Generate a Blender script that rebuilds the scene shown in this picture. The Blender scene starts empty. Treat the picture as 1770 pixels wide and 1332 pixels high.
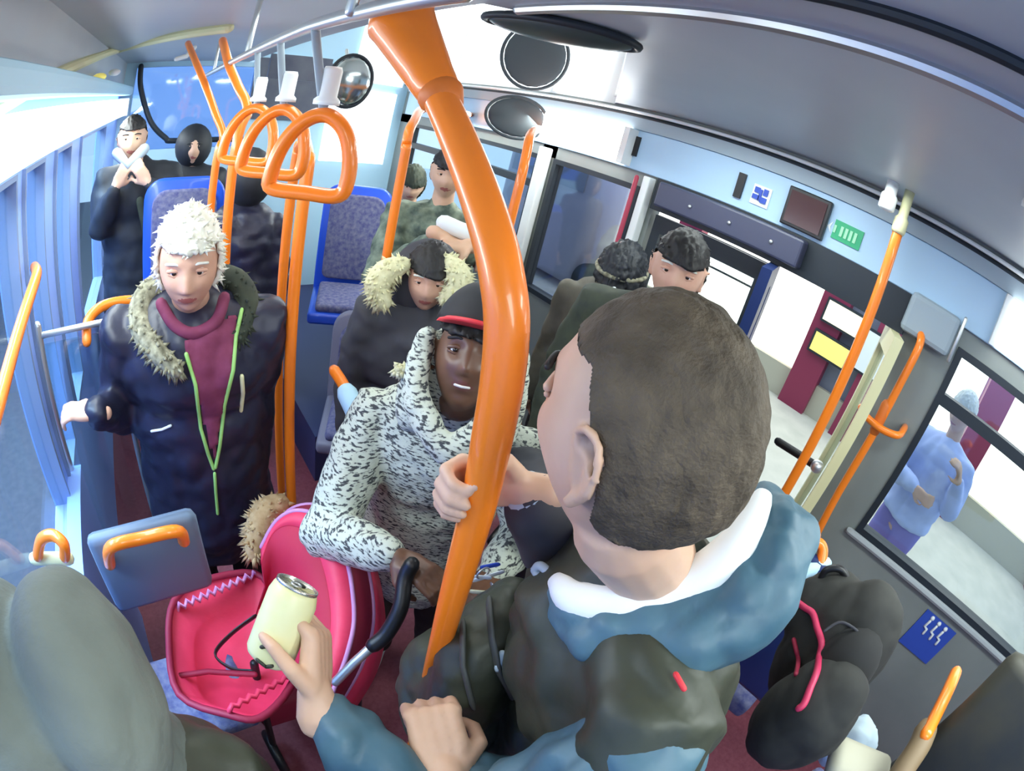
import bpy, bmesh, math, random
from mathutils import Vector, Matrix, noise
from mathutils.bvhtree import BVHTree
random.seed(7)
sc = bpy.context.scene
col = sc.collection
PI = math.pi

# ------------------------------------------------------------------ camera
YAW, PIT, ROL, FPX, CH = 0.78967, 0.48385, 0.26633, 892.62, 1.9
cam_f = Vector((math.sin(YAW)*math.cos(PIT), math.cos(YAW)*math.cos(PIT), -math.sin(PIT)))
_r = Vector((math.cos(YAW), -math.sin(YAW), 0)); _u = _r.cross(cam_f)
cam_r = _r*math.cos(ROL)+_u*math.sin(ROL)
cam_u = -_r*math.sin(ROL)+_u*math.cos(ROL)
CAM = Vector((0, 0, CH))
cd = bpy.data.cameras.new('camera'); cam = bpy.data.objects.new('camera', cd); col.objects.link(cam)
cd.type = 'PANO'; cd.panorama_type = 'FISHEYE_EQUISOLID'
cd.sensor_fit = 'HORIZONTAL'; cd.sensor_width = 36; cd.fisheye_lens = FPX/1770*36; cd.fisheye_fov = PI
cd.clip_start = 0.01; cd.clip_end = 200
m = Matrix.Identity(4)
for i in range(3):
    m[i][0] = cam_r[i]; m[i][1] = cam_u[i]; m[i][2] = -cam_f[i]; m[i][3] = CAM[i]
cam.matrix_world = m
sc.camera = cam

def at(px, py, d=None, x=None, y=None, z=None):
    """the place in the bus that is d metres away (or on the plane x, y or z) along one line of sight"""
    a, b = px-885, 666-py
    r = math.hypot(a, b)+1e-9; th = 2*math.asin(r/2/FPX)
    v = cam_f*math.cos(th)+(cam_r*(a/r)+cam_u*(b/r))*math.sin(th)
    if x is not None: d = x/v.x
    if y is not None: d = y/v.y
    if z is not None: d = (z-CH)/v.z
    return CAM+v*d

def proj(p):
    d = (p-CAM).normalized(); th = math.acos(max(-1, min(1, d.dot(cam_f))))
    r = 2*FPX*math.sin(th/2); a = d.dot(cam_r); b = d.dot(cam_u); h = math.hypot(a, b)+1e-9
    return 885+r*a/h, 666-r*b/h

# ------------------------------------------------------------------ world, lights, exposure
w = bpy.data.worlds.new('world'); sc.world = w; w.use_nodes = True
bg = w.node_tree.nodes['Background']; bg.inputs[0].default_value = (0.45, 0.68, 1.0, 1); bg.inputs[1].default_value = 0.9
sc.view_settings.view_transform = 'Standard'; sc.view_settings.look = 'None'
sc.view_settings.exposure = 0.42; sc.view_settings.gamma = 1; sc.view_settings.use_curve_mapping = False

def area(name, loc, rot, sx, sy, power, color=(1, 1, 1), spread=PI):
    l = bpy.data.lights.new(name, 'AREA'); l.shape = 'RECTANGLE'; l.size = sx; l.size_y = sy
    l.energy = power; l.color = color; l.spread = spread
    o = bpy.data.objects.new(name, l); o.location = loc; o.rotation_euler = rot; col.objects.link(o); return o
COOL = (0.90, 1.0, 0.98)
area('ceiling_fill_light', (0.95, -0.75, 2.165), (0, 0, 0), 0.25, 1.3, 17, COOL)  # added fill light behind the camera, no lamp seen there
area('ceiling_fill_light', (0.05, -0.75, 2.165), (0, 0, 0), 0.25, 1.3, 10, COOL)  # added fill light behind the camera, left side
area('ceiling_fill_light', (1.55, 0.75, 2.165), (0, 0, 0), 0.12, 1.0, 7, COOL)  # added fill light by the doors, no fixture on the ceiling
area('ceiling_fill_light', (0.35, 1.6, 2.15), (0, 0, 0), 0.12, 1.6, 5, COOL)  # added fill light over the aisle, also without a fixture
area('strip_lamp_light', (-0.27, 2.2, 1.80), (0, math.radians(-42), 0), 0.1, 3.2, 17, COOL)
area('cove_lamp_light', (1.88, 2.6, 1.97), (0, math.radians(38), 0), 0.12, 1.6, 18, COOL)
area('shop_light', (4.6, 0.4, 3.1), (0, math.radians(10), 0), 2.5, 7, 105, (1, 1, 0.9))
area('hoarding_fill_light', (-1.7, 2.2, 3.4), (0, math.radians(-35), 0), 1.2, 5, 420, (0.5, 0.72, 1))  # added blue light to brighten the hoarding, no street lamp stands here

# ------------------------------------------------------------------ materials
def mat(name, c, rough=.6, metal=0, emis=None, es=0, c2=None, scale=30, bump=0, bscale=80, coat=0, kind='noise', thr=.5, sss=0):
    m_ = bpy.data.materials.new(name); m_.use_nodes = True
    nt = m_.node_tree; b = nt.nodes['Principled BSDF']
    b.inputs['Base Color'].default_value = (*c, 1); b.inputs['Roughness'].default_value = rough
    b.inputs['Metallic'].default_value = metal; b.inputs['Coat Weight'].default_value = coat
    if sss:
        b.inputs['Subsurface Weight'].default_value = sss; b.inputs['Subsurface Radius'].default_value = (.01, .004, .002)
    if emis:
        b.inputs['Emission Color'].default_value = (*emis, 1); b.inputs['Emission Strength'].default_value = es
    tc = nt.nodes.new('ShaderNodeTexCoord')
    if c2:
        mp = nt.nodes.new('ShaderNodeMapping'); nt.links.new(tc.outputs['Object'], mp.inputs[0])
        if kind == 'fleck': mp.inputs['Scale'].default_value = (.6, .6, 2.0)
        if kind == 'stripe':
            t = nt.nodes.new('ShaderNodeTexWave'); t.inputs['Scale'].default_value = scale; t.inputs['Distortion'].default_value = 1.5; out = t.outputs['Fac']
        else:
            t = nt.nodes.new('ShaderNodeTexNoise'); t.inputs['Scale'].default_value = scale; t.inputs['Detail'].default_value = 4; out = t.outputs['Fac']
        nt.links.new(mp.outputs[0], t.inputs['Vector'])
        r = nt.nodes.new('ShaderNodeValToRGB'); nt.links.new(out, r.inputs[0])
        wd = .04 if kind == 'fleck' else .2
        r.color_ramp.elements[0].position = thr-wd; r.color_ramp.elements[1].position = thr+wd
        r.color_ramp.elements[0].color = (*c, 1); r.color_ramp.elements[1].color = (*c2, 1)
        nt.links.new(r.outputs[0], b.inputs['Base Color'])
    if bump:
        n = nt.nodes.new('ShaderNodeTexNoise'); n.inputs['Scale'].default_value = bscale; n.inputs['Detail'].default_value = 3
        nt.links.new(tc.outputs['Object'], n.inputs['Vector'])
        bp = nt.nodes.new('ShaderNodeBump'); bp.inputs['Strength'].default_value = bump; bp.inputs['Distance'].default_value = .01
        nt.links.new(n.outputs['Fac'], bp.inputs['Height']); nt.links.new(bp.outputs[0], b.inputs['Normal'])
    return m_
def glass_mat(name, tint=(1, 1, 1), fac=.1):
    m_ = bpy.data.materials.new(name); m_.use_nodes = True; nt = m_.node_tree; nt.nodes.clear()
    o = nt.nodes.new('ShaderNodeOutputMaterial'); mx = nt.nodes.new('ShaderNodeMixShader')
    t = nt.nodes.new('ShaderNodeBsdfTransparent'); t.inputs[0].default_value = (*tint, 1)
    g = nt.nodes.new('ShaderNodeBsdfGlossy'); g.inputs['Roughness'].default_value = .05
    mx.inputs[0].default_value = fac
    nt.links.new(t.outputs[0], mx.inputs[1]); nt.links.new(g.outputs[0], mx.inputs[2]); nt.links.new(mx.outputs[0], o.inputs[0])
    return m_
M = dict(
 orange=mat('orange_paint', (1.0, .235, .012), .35, coat=.4), orange_dark=mat('orange_plastic', (.72, .17, .02), .5),
 steel=mat('brushed_steel', (.6, .62, .62), .35, .8), white=mat('white_plastic', (.85, .87, .85), .4),
 grey=mat('grey_panel', (.3, .33, .35), .55, c2=(.36, .385, .4), scale=2), ceil=mat('ceiling_laminate', (.46, .50, .55), .42, c2=(.55, .59, .61), scale=1.3),
 wall=mat('wall_laminate', (.20, .225, .215), .5, c2=(.25, .275, .26), scale=3),
 header=mat('pale_blue_panel', (.42, .60, .78), .45), headgrey=mat('grey_cove_trim', (.33, .40, .45), .5),
 dark=mat('dark_rubber', (.015, .022, .03), .5), navy=mat('navy_panel', (.012, .03, .13), .4), black=mat('black_plastic', (.01, .01, .012), .4),
 blue=mat('blue_seat_shell', (.02, .10, .72), .35, coat=.2), moq=mat('seat_moquette', (.07, .08, .22), .9, c2=(.20, .20, .30), scale=45, bump=.3),
 winblue=mat('slate_window_frame', (.22, .30, .46), .4), lblue=mat('pale_blue_wall', (.28, .44, .95), .5), cyan=mat('pale_cyan_wall', (.5, .75, .9), .6),
 floor=mat('maroon_floor', (.16, .025, .045), .6, c2=(.21, .05, .07), scale=60, bump=.1), podium=mat('blue_podium', (.03, .04, .12), .5),
 cream=mat('yellow_trim', (.75, .72, .42), .5), green=mat('exit_green', (.03, .38, .17), .5), redled=mat('display_face', (.05, .012, .015), .2),
 signw=mat('sign_white', (.8, .85, .85), .5), signb=mat('sign_blue', (.03, .08, .45), .5),
 mirror=mat('mirror_glass', (.45, .5, .5), .12, .9), mirrorg=mat('grey_mirror_back', (.06, .075, .085), .7),
 lamp=mat('lamp_diffuser', (.9, .95, 1), .4, emis=(.86, .97, 1), es=1.9), lampw=mat('upper_window_glow', (.9, .95, 1), .4, emis=(.93, .98, 1), es=1.5),
 pave=mat('pavement', (.46, .47, .40), .8, c2=(.56, .56, .48), scale=4), road=mat('road', (.08, .085, .09), .8, c2=(.11, .11, .11), scale=20),
 maroon=mat('maroon_shopfront', (.22, .02, .06), .5), shopgrey=mat('grey_shopfront', (.18, .2, .26), .5), shoplit=mat('lit_shop_window', (.9, .9, .8), .5, emis=(1, .98, .86), es=1.6),
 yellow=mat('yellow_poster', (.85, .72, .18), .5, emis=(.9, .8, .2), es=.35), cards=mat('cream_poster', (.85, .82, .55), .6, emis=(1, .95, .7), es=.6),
 skin=mat('pale_skin', (.64, .39, .26), .5, c2=(.72, .46, .32), scale=18, sss=.08), skin2=mat('light_skin', (.62, .34, .24), .5, c2=(.70, .42, .30), scale=18),
 brown=mat('dark_brown_skin', (.13, .060, .035), .40, c2=(.18, .086, .05), scale=20), lips=mat('lips', (.42, .13, .11), .4), lipsd=mat('dark_lips', (.17, .06, .05), .4),
 eyew=mat('eye_white', (.8, .78, .75), .3), iris=mat('iris', (.02, .012, .008), .2), teeth=mat('teeth', (.8, .76, .68), .3),
 hairw=mat('white_hair', (.78, .76, .62), .7, c2=(.9, .9, .84), scale=50), hairb=mat('brown_hair', (.05, .035, .02), .75, c2=(.12, .088, .055), scale=28, bump=.35, bscale=260), hairk=mat('black_hair', (.012, .01, .01), .6),
 coatk=mat('black_coat', (.012, .014, .018), .6, c2=(.022, .025, .032), scale=14), coatn=mat('navy_coat', (.012, .013, .03), .42, c2=(.022, .022, .05), scale=9, bump=.3, bscale=14),
 coatbr=mat('taupe_coat', (.09, .085, .065), .8, c2=(.13, .12, .09), scale=16), coatg=mat('dark_green_coat', (.022, .03, .022), .8, c2=(.05, .06, .035), scale=16), olive=mat('olive_nylon', (.030, .034, .022), .5, c2=(.05, .055, .035), scale=9, bump=.35, bscale=18),
 teal=mat('teal_nylon', (.045, .115, .16), .5, c2=(.085, .17, .22), scale=8, bump=.5, bscale=16), coatgrey=mat('grey_coat', (.05, .05, .06), .8),
 fur=mat('cream_fur', (.62, .58, .33), .9, c2=(.8, .77, .5), scale=60), furw=mat('grey_fur', (.42, .40, .28), .9, c2=(.12, .11, .07), scale=60), tan=mat('tan_fur', (.33, .20, .09), .9, c2=(.5, .36, .2), scale=40),
 lime=mat('lime_zip', (.33, .62, .17), .5), wine=mat('wine_shirt', (.16, .02, .06), .8, c2=(.22, .04, .10), scale=25), scarf=mat('pale_scarf', (.45, .55, .62), .8),
 pat=mat('flecked_knit', (.06, .065, .07), .9, c2=(.60, .64, .54), scale=105, kind='fleck', thr=.45, bump=.3, bscale=60), trous=mat('black_trousers', (.012, .010, .012), .8), darkbrown=mat('dark_brown_cloth', (.035, .022, .018), .8),
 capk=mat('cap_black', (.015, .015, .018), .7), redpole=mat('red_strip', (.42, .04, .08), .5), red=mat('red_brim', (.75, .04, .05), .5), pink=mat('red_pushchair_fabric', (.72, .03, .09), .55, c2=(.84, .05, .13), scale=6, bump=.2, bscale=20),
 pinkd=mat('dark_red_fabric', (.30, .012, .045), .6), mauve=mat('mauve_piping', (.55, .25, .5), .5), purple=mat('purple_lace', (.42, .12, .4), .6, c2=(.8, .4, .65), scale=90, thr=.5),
 hood=mat('grey_green_hood', (.12, .14, .125), .85, c2=(.19, .215, .19), scale=6, bump=.25, bscale=60), collar=mat('white_collar', (.88, .9, .88), .7),
 can=mat('pale_yellow_can', (.78, .76, .36), .35, c2=(.9, .88, .55), scale=12), canmet=mat('can_metal', (.75, .75, .68), .25, .9), lbl=mat('pale_jacket', (.45, .55, .92), .7, c2=(.55, .65, 1), scale=10),
 violet=mat('violet_cloth', (.25, .22, .6), .8), shoe=mat('white_trainer', (.75, .77, .75), .5), beige=mat('beige_cloth', (.45, .43, .33), .8), camo=mat('mottled_green_coat', (.05, .075, .06), .8, c2=(.30, .36, .26), scale=16, thr=.55),
 glass=glass_mat('window_glass', (.93, .97, .98), .08), glassb=glass_mat('blue_tinted_glass', (.62, .76, .98), .12), glassp=glass_mat('screen_glass', (.75, .86, .88), .1), glassd=glass_mat('dusky_glass', (.78, .80, .84), .14),
)

# ------------------------------------------------------------------ builders
class MB:
    def __init__(s): s.bm = bmesh.new()
    def box(s, x0, x1, y0, y1, z0, z1):
        v = [s.bm.verts.new(p) for p in ((x0,y0,z0),(x1,y0,z0),(x1,y1,z0),(x0,y1,z0),(x0,y0,z1),(x1,y0,z1),(x1,y1,z1),(x0,y1,z1))]
        for f in ((3,2,1,0),(4,5,6,7),(0,1,5,4),(1,2,6,5),(2,3,7,6),(3,0,4,7)): s.bm.faces.new([v[i] for i in f])
        return s
    def slab(s, c, ax, bx, ha, hb, t):
        """a board round c spanned by the directions ax, bx with half sizes ha, hb and thickness t"""
        c = Vector(c); ax = Vector(ax).normalized(); bx = Vector(bx).normalized(); n = ax.cross(bx).normalized()
        v = [s.bm.verts.new(c+ax*i*ha+bx*j*hb+n*k*t/2) for k in (-1, 1) for i, j in ((-1,-1),(1,-1),(1,1),(-1,1))]
        for f in ((3,2,1,0),(4,5,6,7),(0,1,5,4),(1,2,6,5),(2,3,7,6),(3,0,4,7)): s.bm.faces.new([v[i] for i in f])
        return s
    def tube(s, pts, r, seg=14, closed=False, flat=1.0, up=None):
        pts = [Vector(p) for p in pts]; n = len(pts)
        rr = r if isinstance(r, (list, tuple)) else [r]*n
        rings = []; prev = None
        ext = []
        if not closed:
            d0 = (pts[0]-pts[1]).normalized(); d1 = (pts[-1]-pts[-2]).normalized()
            head_ = [(pts[0]+d0*rr[0]*k, rr[0]*q) for k, q in ((.95, .3), (.7, .72))]
            tail_ = [(pts[-1]+d1*rr[-1]*k, rr[-1]*q) for k, q in ((.7, .72), (.95, .3))]
            allp = head_+list(zip(pts, rr))+tail_
        else: allp = list(zip(pts, rr))
        N = len(allp)
        for i in range(N):
            if closed: t = (allp[(i+1) % N][0]-allp[i-1][0])
            else: t = allp[min(i+1, N-1)][0]-allp[max(i-1, 0)][0]
            t.normalize()
            if prev is None:
                a = Vector(up) if up else (Vector((0, 0, 1)) if abs(t.z) < .9 else Vector((1, 0, 0)))
                u_ = (a-t*a.dot(t)).normalized()
            else: u_ = (prev-t*prev.dot(t)).normalized()
            prev = u_; v_ = t.cross(u_)
            rings.append([s.bm.verts.new(allp[i][0]+(u_*math.cos(k*2*PI/seg)+v_*math.sin(k*2*PI/seg)*flat)*allp[i][1]) for k in range(seg)])
        rng = range(N) if closed else range(N-1)
        for i in rng:
            A, B = rings[i], rings[(i+1) % N]
            for k in range(seg): s.bm.faces.new((A[k], A[(k+1) % seg], B[(k+1) % seg], B[k]))
        if not closed: s.bm.faces.new(rings[0][::-1]); s.bm.faces.new(rings[-1])
        return s
    def ball(s, c, r, rot=None, sub=3):
        m_ = Matrix.Translation(Vector(c)) @ (rot.to_4x4() if rot else Matrix.Identity(4)) @ Matrix.Diagonal((*((r, r, r) if isinstance(r, (int, float)) else r), 1))
        bmesh.ops.create_icosphere(s.bm, subdivisions=sub, radius=1, matrix=m_); return s
    def cone(s, a, b, r0, r1=0.0, seg=5):
        a = Vector(a); b = Vector(b); t = (b-a).normalized(); q = t.orthogonal().normalized(); v_ = t.cross(q)
        A = [s.bm.verts.new(a+(q*math.cos(k*2*PI/seg)+v_*math.sin(k*2*PI/seg))*r0) for k in range(seg)]
        e = s.bm.verts.new(b)
        for k in range(seg): s.bm.faces.new((A[k], A[(k+1) % seg], e))
        s.bm.faces.new(A[::-1]); return s
    def lathe(s, o, prof, axis=(0, 0, 1), seg=28):
        o = Vector(o); t = Vector(axis).normalized(); q = t.orthogonal().normalized(); v_ = t.cross(q)
        R_ = [[s.bm.verts.new(o+t*h+(q*math.cos(k*2*PI/seg)+v_*math.sin(k*2*PI/seg))*max(r, 1e-4)) for k in range(seg)] for r, h in prof]
        for A, B in zip(R_, R_[1:]):
            for k in range(seg): s.bm.faces.new((A[k], A[(k+1) % seg], B[(k+1) % seg], B[k]))
        s.bm.faces.new(R_[0][::-1]); s.bm.faces.new(R_[-1]); return s
    def prism(s, pts, n, t):
        """the flat outline pts pushed out along n by t"""
        n = Vector(n)*t; A = [s.bm.verts.new(Vector(p)) for p in pts]; B = [s.bm.verts.new(Vector(p)+n) for p in pts]
        k = len(pts); s.bm.faces.new(A[::-1]); s.bm.faces.new(B)
        for i in range(k): s.bm.faces.new((A[i], A[(i+1) % k], B[(i+1) % k], B[i]))
        return s
    def loft(s, rows, closed=False):
        V = [[s.bm.verts.new(Vector(p)) for p in r] for r in rows]
        for A, B in zip(V, V[1:]):
            n = len(A)
            for k in range(n if closed else n-1): s.bm.faces.new((A[k], A[(k+1) % n], B[(k+1) % n], B[k]))
        return s

OFF = {}
def finish(name, bm, material, parent=None, smooth=True, bevel=0, solid=0, sub=0, post=None, voxel=0, smooth_it=4, disp=0, dscale=9, seed=0.0):
    bmesh.ops.recalc_face_normals(bm, faces=bm.faces)
    me = bpy.data.meshes.new(name); bm.to_mesh(me); bm.free()
    o = bpy.data.objects.new(name, me); col.objects.link(o)
    if voxel:
        r = o.modifiers.new('r', 'REMESH'); r.mode = 'VOXEL'; r.voxel_size = voxel
        q = o.modifiers.new('s', 'SMOOTH'); q.factor = .5; q.iterations = smooth_it
    if solid: q = o.modifiers.new('so', 'SOLIDIFY'); q.thickness = solid; q.offset = 0
    if bevel: q = o.modifiers.new('b', 'BEVEL'); q.width = bevel; q.segments = 2; q.limit_method = 'ANGLE'
    if sub: q = o.modifiers.new('ss', 'SUBSURF'); q.levels = sub; q.render_levels = sub
    if o.modifiers:
        dg = bpy.context.evaluated_depsgraph_get(); dg.update()
        nm = bpy.data.meshes.new_from_object(o.evaluated_get(dg)); o.modifiers.clear(); o.data = nm; nm.name = name; me = nm
    if disp:
        nn = [v.normal.copy() for v in me.vertices]
        for v, n in zip(me.vertices, nn):
            p = v.co*dscale+Vector((seed, seed*2, 0)); k = abs(noise.noise(p))*2-.5+.5*noise.noise(p*2.3)
            v.co += n*disp*k
    if material: me.materials.append(material)
    if smooth:
        for p in me.polygons: p.use_smooth = True
    if post: post(me)
    w_me = me
    if parent is not None:
        o.parent = parent; off = OFF[parent.name]; OFF[o.name] = off
        me.transform(Matrix.Translation(-off))
    else:
        c = sum((Vector(b) for b in o.bound_box), Vector())/8
        zmin = min(v.co.z for v in me.vertices); c.z = zmin
        o.location = c; me.transform(Matrix.Translation(-c)); OFF[o.name] = c
    return o
def thing(name, label, cat, loc, group=None):
    o = bpy.data.objects.new(name, None); col.objects.link(o); o.location = loc; o.empty_display_size = .1
    o['label'] = label; o['category'] = cat
    if group: o['group'] = group
    OFF[o.name] = Vector(loc); return o
def tag(o, label, cat, group=None):
    o['label'] = label; o['category'] = cat
    if group: o['group'] = group
    return o
def struct(name, mb, material, **k):
    k.setdefault('smooth', False)
    o = finish(name, mb.bm, material, **k); o['kind'] = 'structure'; return o
def spline(pts, n=6):
    pts = [Vector(p) for p in pts]; out = []
    for i in range(len(pts)-1):
        p0 = pts[max(i-1, 0)]; p1 = pts[i]; p2 = pts[i+1]; p3 = pts[min(i+2, len(pts)-1)]
        for k in range(n):
            t = k/n; out.append(.5*((2*p1)+(-p0+p2)*t+(2*p0-5*p1+4*p2-p3)*t*t+(-p0+3*p1-3*p2+p3)*t**3))
    out.append(pts[-1]); return out
def spl(pts, rs, n=6):
    P_ = spline(pts, n); R_ = []
    for i in range(len(pts)-1):
        for k in range(n): R_.append(rs[i]+(rs[i+1]-rs[i])*k/n)
    R_.append(rs[-1]); return P_, R_

# ------------------------------------------------------------------ room shell
ZC = 2.18
struct('floor', MB().box(-.4, 2.0, -2.4, 4.3, -.06, 0), M['floor'])
struct('trim_1', MB().box(.75, 2.0, 2.0, 4.3, 0, .30), M['podium'])
# ceiling with the bright well towards the front
cb = MB()
cb.prism([(-.46, -2.4, ZC), (.60, -2.4, ZC), (.60, 4.3, ZC), (-.46, 4.3, ZC)], (0, 0, 1), .04)
cb.prism([(.60, -2.4, ZC), (2.06, -2.4, ZC), (2.06, 1.86, ZC), (.88, .80, ZC), (.60, .98, ZC)], (0, 0, 1), .04)
struct('ceiling', cb, M['ceil'])
# long ceiling trims
struct('trim_2', MB().tube([(.64, -2.4, 2.172), (.64, .9, 2.172)], .013, 8), M['steel'])
struct('trim_3', MB().tube([(.52, -2.4, 2.174), (.52, .95, 2.174)], .010, 8), M['dark'])
struct('trim_4', MB().tube([(1.97, -2.4, 2.135), (1.97, 4.3, 2.135)], .012, 8), M['dark'])
struct('trim_5', MB().tube([(1.955, -2.4, 2.155), (1.955, 4.3, 2.155)], .008, 8), M['white'])
# nearside wall: window 1, doorway, window 2, window 3
wr = MB(); X0, X1 = 2.0, 2.06
wr.box(X0, X1, -2.4, 4.3, 1.87, ZC)
wr.box(X0, X1, -2.4, -1.95, 0, 1.87); wr.box(X0, X1, -1.95, -.09, 0, .97); wr.box(X0, X1, -1.95, -.09, 1.80, 1.87); wr.box(X0, X1, -.09, .14, 0, 1.87)
wr.box(X0, X1, 1.40, 1.50, 0, 1.87); wr.box(X0, X1, 1.50, 4.3, 0, 1.02); wr.box(X0, X1, 2.12, 2.24, 1.02, 1.87); wr.box(X0, X1, 3.85, 4.3, 1.02, 1.87); wr.box(X0, X1, 1.5, 4.3, 1.80, 1.87)
struct('wall_right', wr, M['wall'])
struct('trim_6', MB().box(1.975, 2.0, -2.4, 4.0, 1.87, 2.07), M['header'], bevel=.004)
struct('trim_7', MB().box(1.96, 2.0, -2.4, 4.0, 2.07, 2.13), M['headgrey'])
def window(n, y0, y1, z0, z1, gl, transom=None, fr=.028, x=2.0, sgn=1, fm='dark'):
    f = MB(); a, b = (x-.012, x+.05) if sgn > 0 else (x-.05, x+.012)
    f.box(a, b, y0, y0+fr, z0, z1).box(a, b, y1-fr, y1, z0, z1).box(a, b, y0+fr, y1-fr, z0, z0+fr).box(a, b, y0+fr, y1-fr, z1-fr, z1)
    if transom: f.box(a+.004, b, y0+fr, y1-fr, transom-.022, transom+.022)
    o = struct('window_%d' % n, f, M[fm])
    g = finish('window_glass', MB().box(x+.018*sgn, x+.024*sgn, y0+fr, y1-fr, z0+fr, z1-fr).bm, gl, o, smooth=False)
    g['kind'] = 'structure'
    return o
w1 = window(1, -1.95, -.09, .97, 1.80, M['glass'], transom=1.60)
window(2, 1.50, 2.12, 1.02, 1.80, M['glassd'])
window(3, 2.24, 3.85, 1.02, 1.80, M['glass'], transom=1.62)
s_ = MB().tube([(1.985, -1.95, .955), (1.985, -.07, .955)], .016, 8)
struct('trim_8', s_, M['grey'])
# offside wall
wl = MB(); XL = -.4
wl.box(XL-.06, XL, -2.4, 4.3, 0, .80); wl.box(XL-.06, XL, -2.4, 4.3, 1.76, ZC)
for a, b in ((-2.4, .10), (1.27, 1.35), (1.60, 1.78), (2.08, 2.34), (3.3, 4.3)): wl.box(XL-.06, XL, a, b, .80, 1.76)
struct('wall_left', wl, M['lblue'])
n = 4
for a, b in ((.10, 1.27), (1.35, 1.60), (1.78, 2.08), (2.34, 3.3)):
    window(n, a, b, .80, 1.76, M['glass'], x=XL, sgn=-1, fr=.014, fm='winblue'); n += 1
struct('trim_9', MB().box(XL, XL+.10, -.2, 4.1, 1.93, 2.0), M['cyan'], bevel=.02)
struct('trim_10', MB().tube(spline([at(-30, 200, x=-.385), at(44, 159, x=-.385), at(120, 118, x=-.385), at(203, 86, x=-.36), at(300, 62, z=2.168), at(395, 48, z=2.168)]), .022, 10), M['cream'])
struct('trim_14', MB().box(XL, XL+.012, -2.3, 4.1, 1.95, ZC), M['ceil'])
struct('trim_11', MB().box(XL, XL+.05, -.2, 1.40, 0, .84), M['lblue'])
# front end wall with the big rounded window
YE = 4.1
we = MB(); we.box(-.46, -.30, YE, YE+.06, 0, ZC).box(-.30, .66, YE, YE+.06, 0, 1.50).box(.66, 2.06, YE, YE+.06, 0, 2.9).box(-.30, .66, YE, YE+.06, 2.14, ZC)
struct('wall_front', we, M['cyan'])
struct('trim_13', MB().box(.66, 1.46, YE-.02, YE, 1.72, ZC+.04).box(.60, 1.0, YE-.9, YE-.86, 2.02, ZC), mat('slate_panel', (.07, .08, .12), .5, c2=(.13, .14, .17), scale=6))
f = MB(); f.tube(spline([(-.27, YE-.01, 2.15), (-.24, YE-.01, 1.98), (-.12, YE-.01, 1.72), (.02, YE-.01, 1.585), (.10, YE-.01, 1.56), (.64, YE-.01, 1.56)], 6), .022, 8)
wf = struct('window_8', f, M['dark'], smooth=True)
g = finish('window_glass', MB().box(-.30, .66, YE+.02, YE+.03, 1.50, 2.14).bm, M['glassb'], wf, smooth=False); g['kind'] = 'structure'
struct('wall_back', MB().box(-.46, 2.06, -2.46, -2.4, 0, ZC), M['grey'])
# stairwell walls above the ceiling line
sw = MB()
sw.box(2.0, 2.06, .75, 4.3, ZC, 2.95).box(.56, .60, .9, 4.3, ZC+.04, 2.95).box(.56, 2.06, .7, 4.3, 2.95, 3.0)
sw.prism([(.60, .98, ZC+.04), (.88, .80, ZC+.04), (.88, .76, ZC+.04), (.56, .96, ZC+.04)], (0, 0, 1), .73)
sw.prism([(.88, .80, ZC+.04), (2.04, 1.86, ZC+.04), (2.04, 1.82, ZC+.04), (.88, .76, ZC+.04)], (0, 0, 1), .73)
struct('wall_stairwell', sw, M['white'])
k = 9
for (a, b, c, d) in ((1.9, 2.25, 2.19, 2.9), (2.32, 3.3, 2.19, 2.9), (3.4, 4.05, 2.19, 2.9)):
    o = struct('window_%d' % k, MB().box(1.965, 1.995, a, b, c, d), M['lampw'], bevel=.004); k += 1
struct('window_12', MB().box(1.48, 1.93, YE-.03, YE-.005, 2.1, 2.85), M['lampw'])
struct('window_13', MB().box(1.32, 1.90, YE-.03, YE-.005, 1.40, 2.03), M['lampw'])

# lamps
l = thing('strip_lamp', 'long white strip lamp glowing along the top of the left windows', 'lamp', (XL, 1.9, 1.78))
finish('diffuser', MB().box(XL, XL+.085, .2, 3.95, 1.785, 1.905).bm, M['lamp'], l, smooth=False, bevel=.015)
finish('end_cap', MB().box(XL, XL+.09, 3.95, 3.99, 1.78, 1.91).bm, M['white'], l, smooth=False)
l = thing('cove_lamp', 'glaring white lamp on the cove above the second window beside the doors', 'lamp', (1.95, 2.3, 1.9))
finish('diffuser', MB().box(1.91, 1.975, 1.62, 2.55, 1.885, 2.06).bm, mat('cove_diffuser', (.9, .95, 1), .4, emis=(.95, .99, 1), es=8), l, smooth=False, bevel=.02)
finish('end_cap', MB().box(1.905, 1.975, 1.585, 1.62, 1.88, 2.065).bm, M['white'], l, smooth=False)
l = thing('cove_lamp', 'glaring white lamp on the cove at the right edge above the window', 'lamp', (1.95, -.9, 1.9))
finish('diffuser', MB().box(1.91, 1.975, -1.7, -.22, 1.88, 2.06).bm, mat('cove_diffuser', (.9, .95, 1), .4, emis=(.95, 1, .98), es=5), l, smooth=False, bevel=.015)
finish('end_cap', MB().box(1.925, 1.975, -.22, -.19, 1.875, 2.065).bm, M['white'], l, smooth=False)
for x, y, w_, h_, lab in ((.95, -.75, .25, 1.3, 'unseen ceiling lamp panel added behind the camera, nearer the doors'), (.05, -.75, .25, 1.3, 'unseen ceiling lamp panel added behind the camera, nearer the left wall')):
    l = thing('fill_lamp_panel', lab, 'lamp', (x, y, 2.17))  # unseen panel added to go with the fill light
    finish('frame', MB().box(x-w_/2-.02, x+w_/2+.02, y-h_/2-.02, y+h_/2+.02, 2.17, ZC).bm, M['white'], l, smooth=False)
e_ = None

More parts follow.
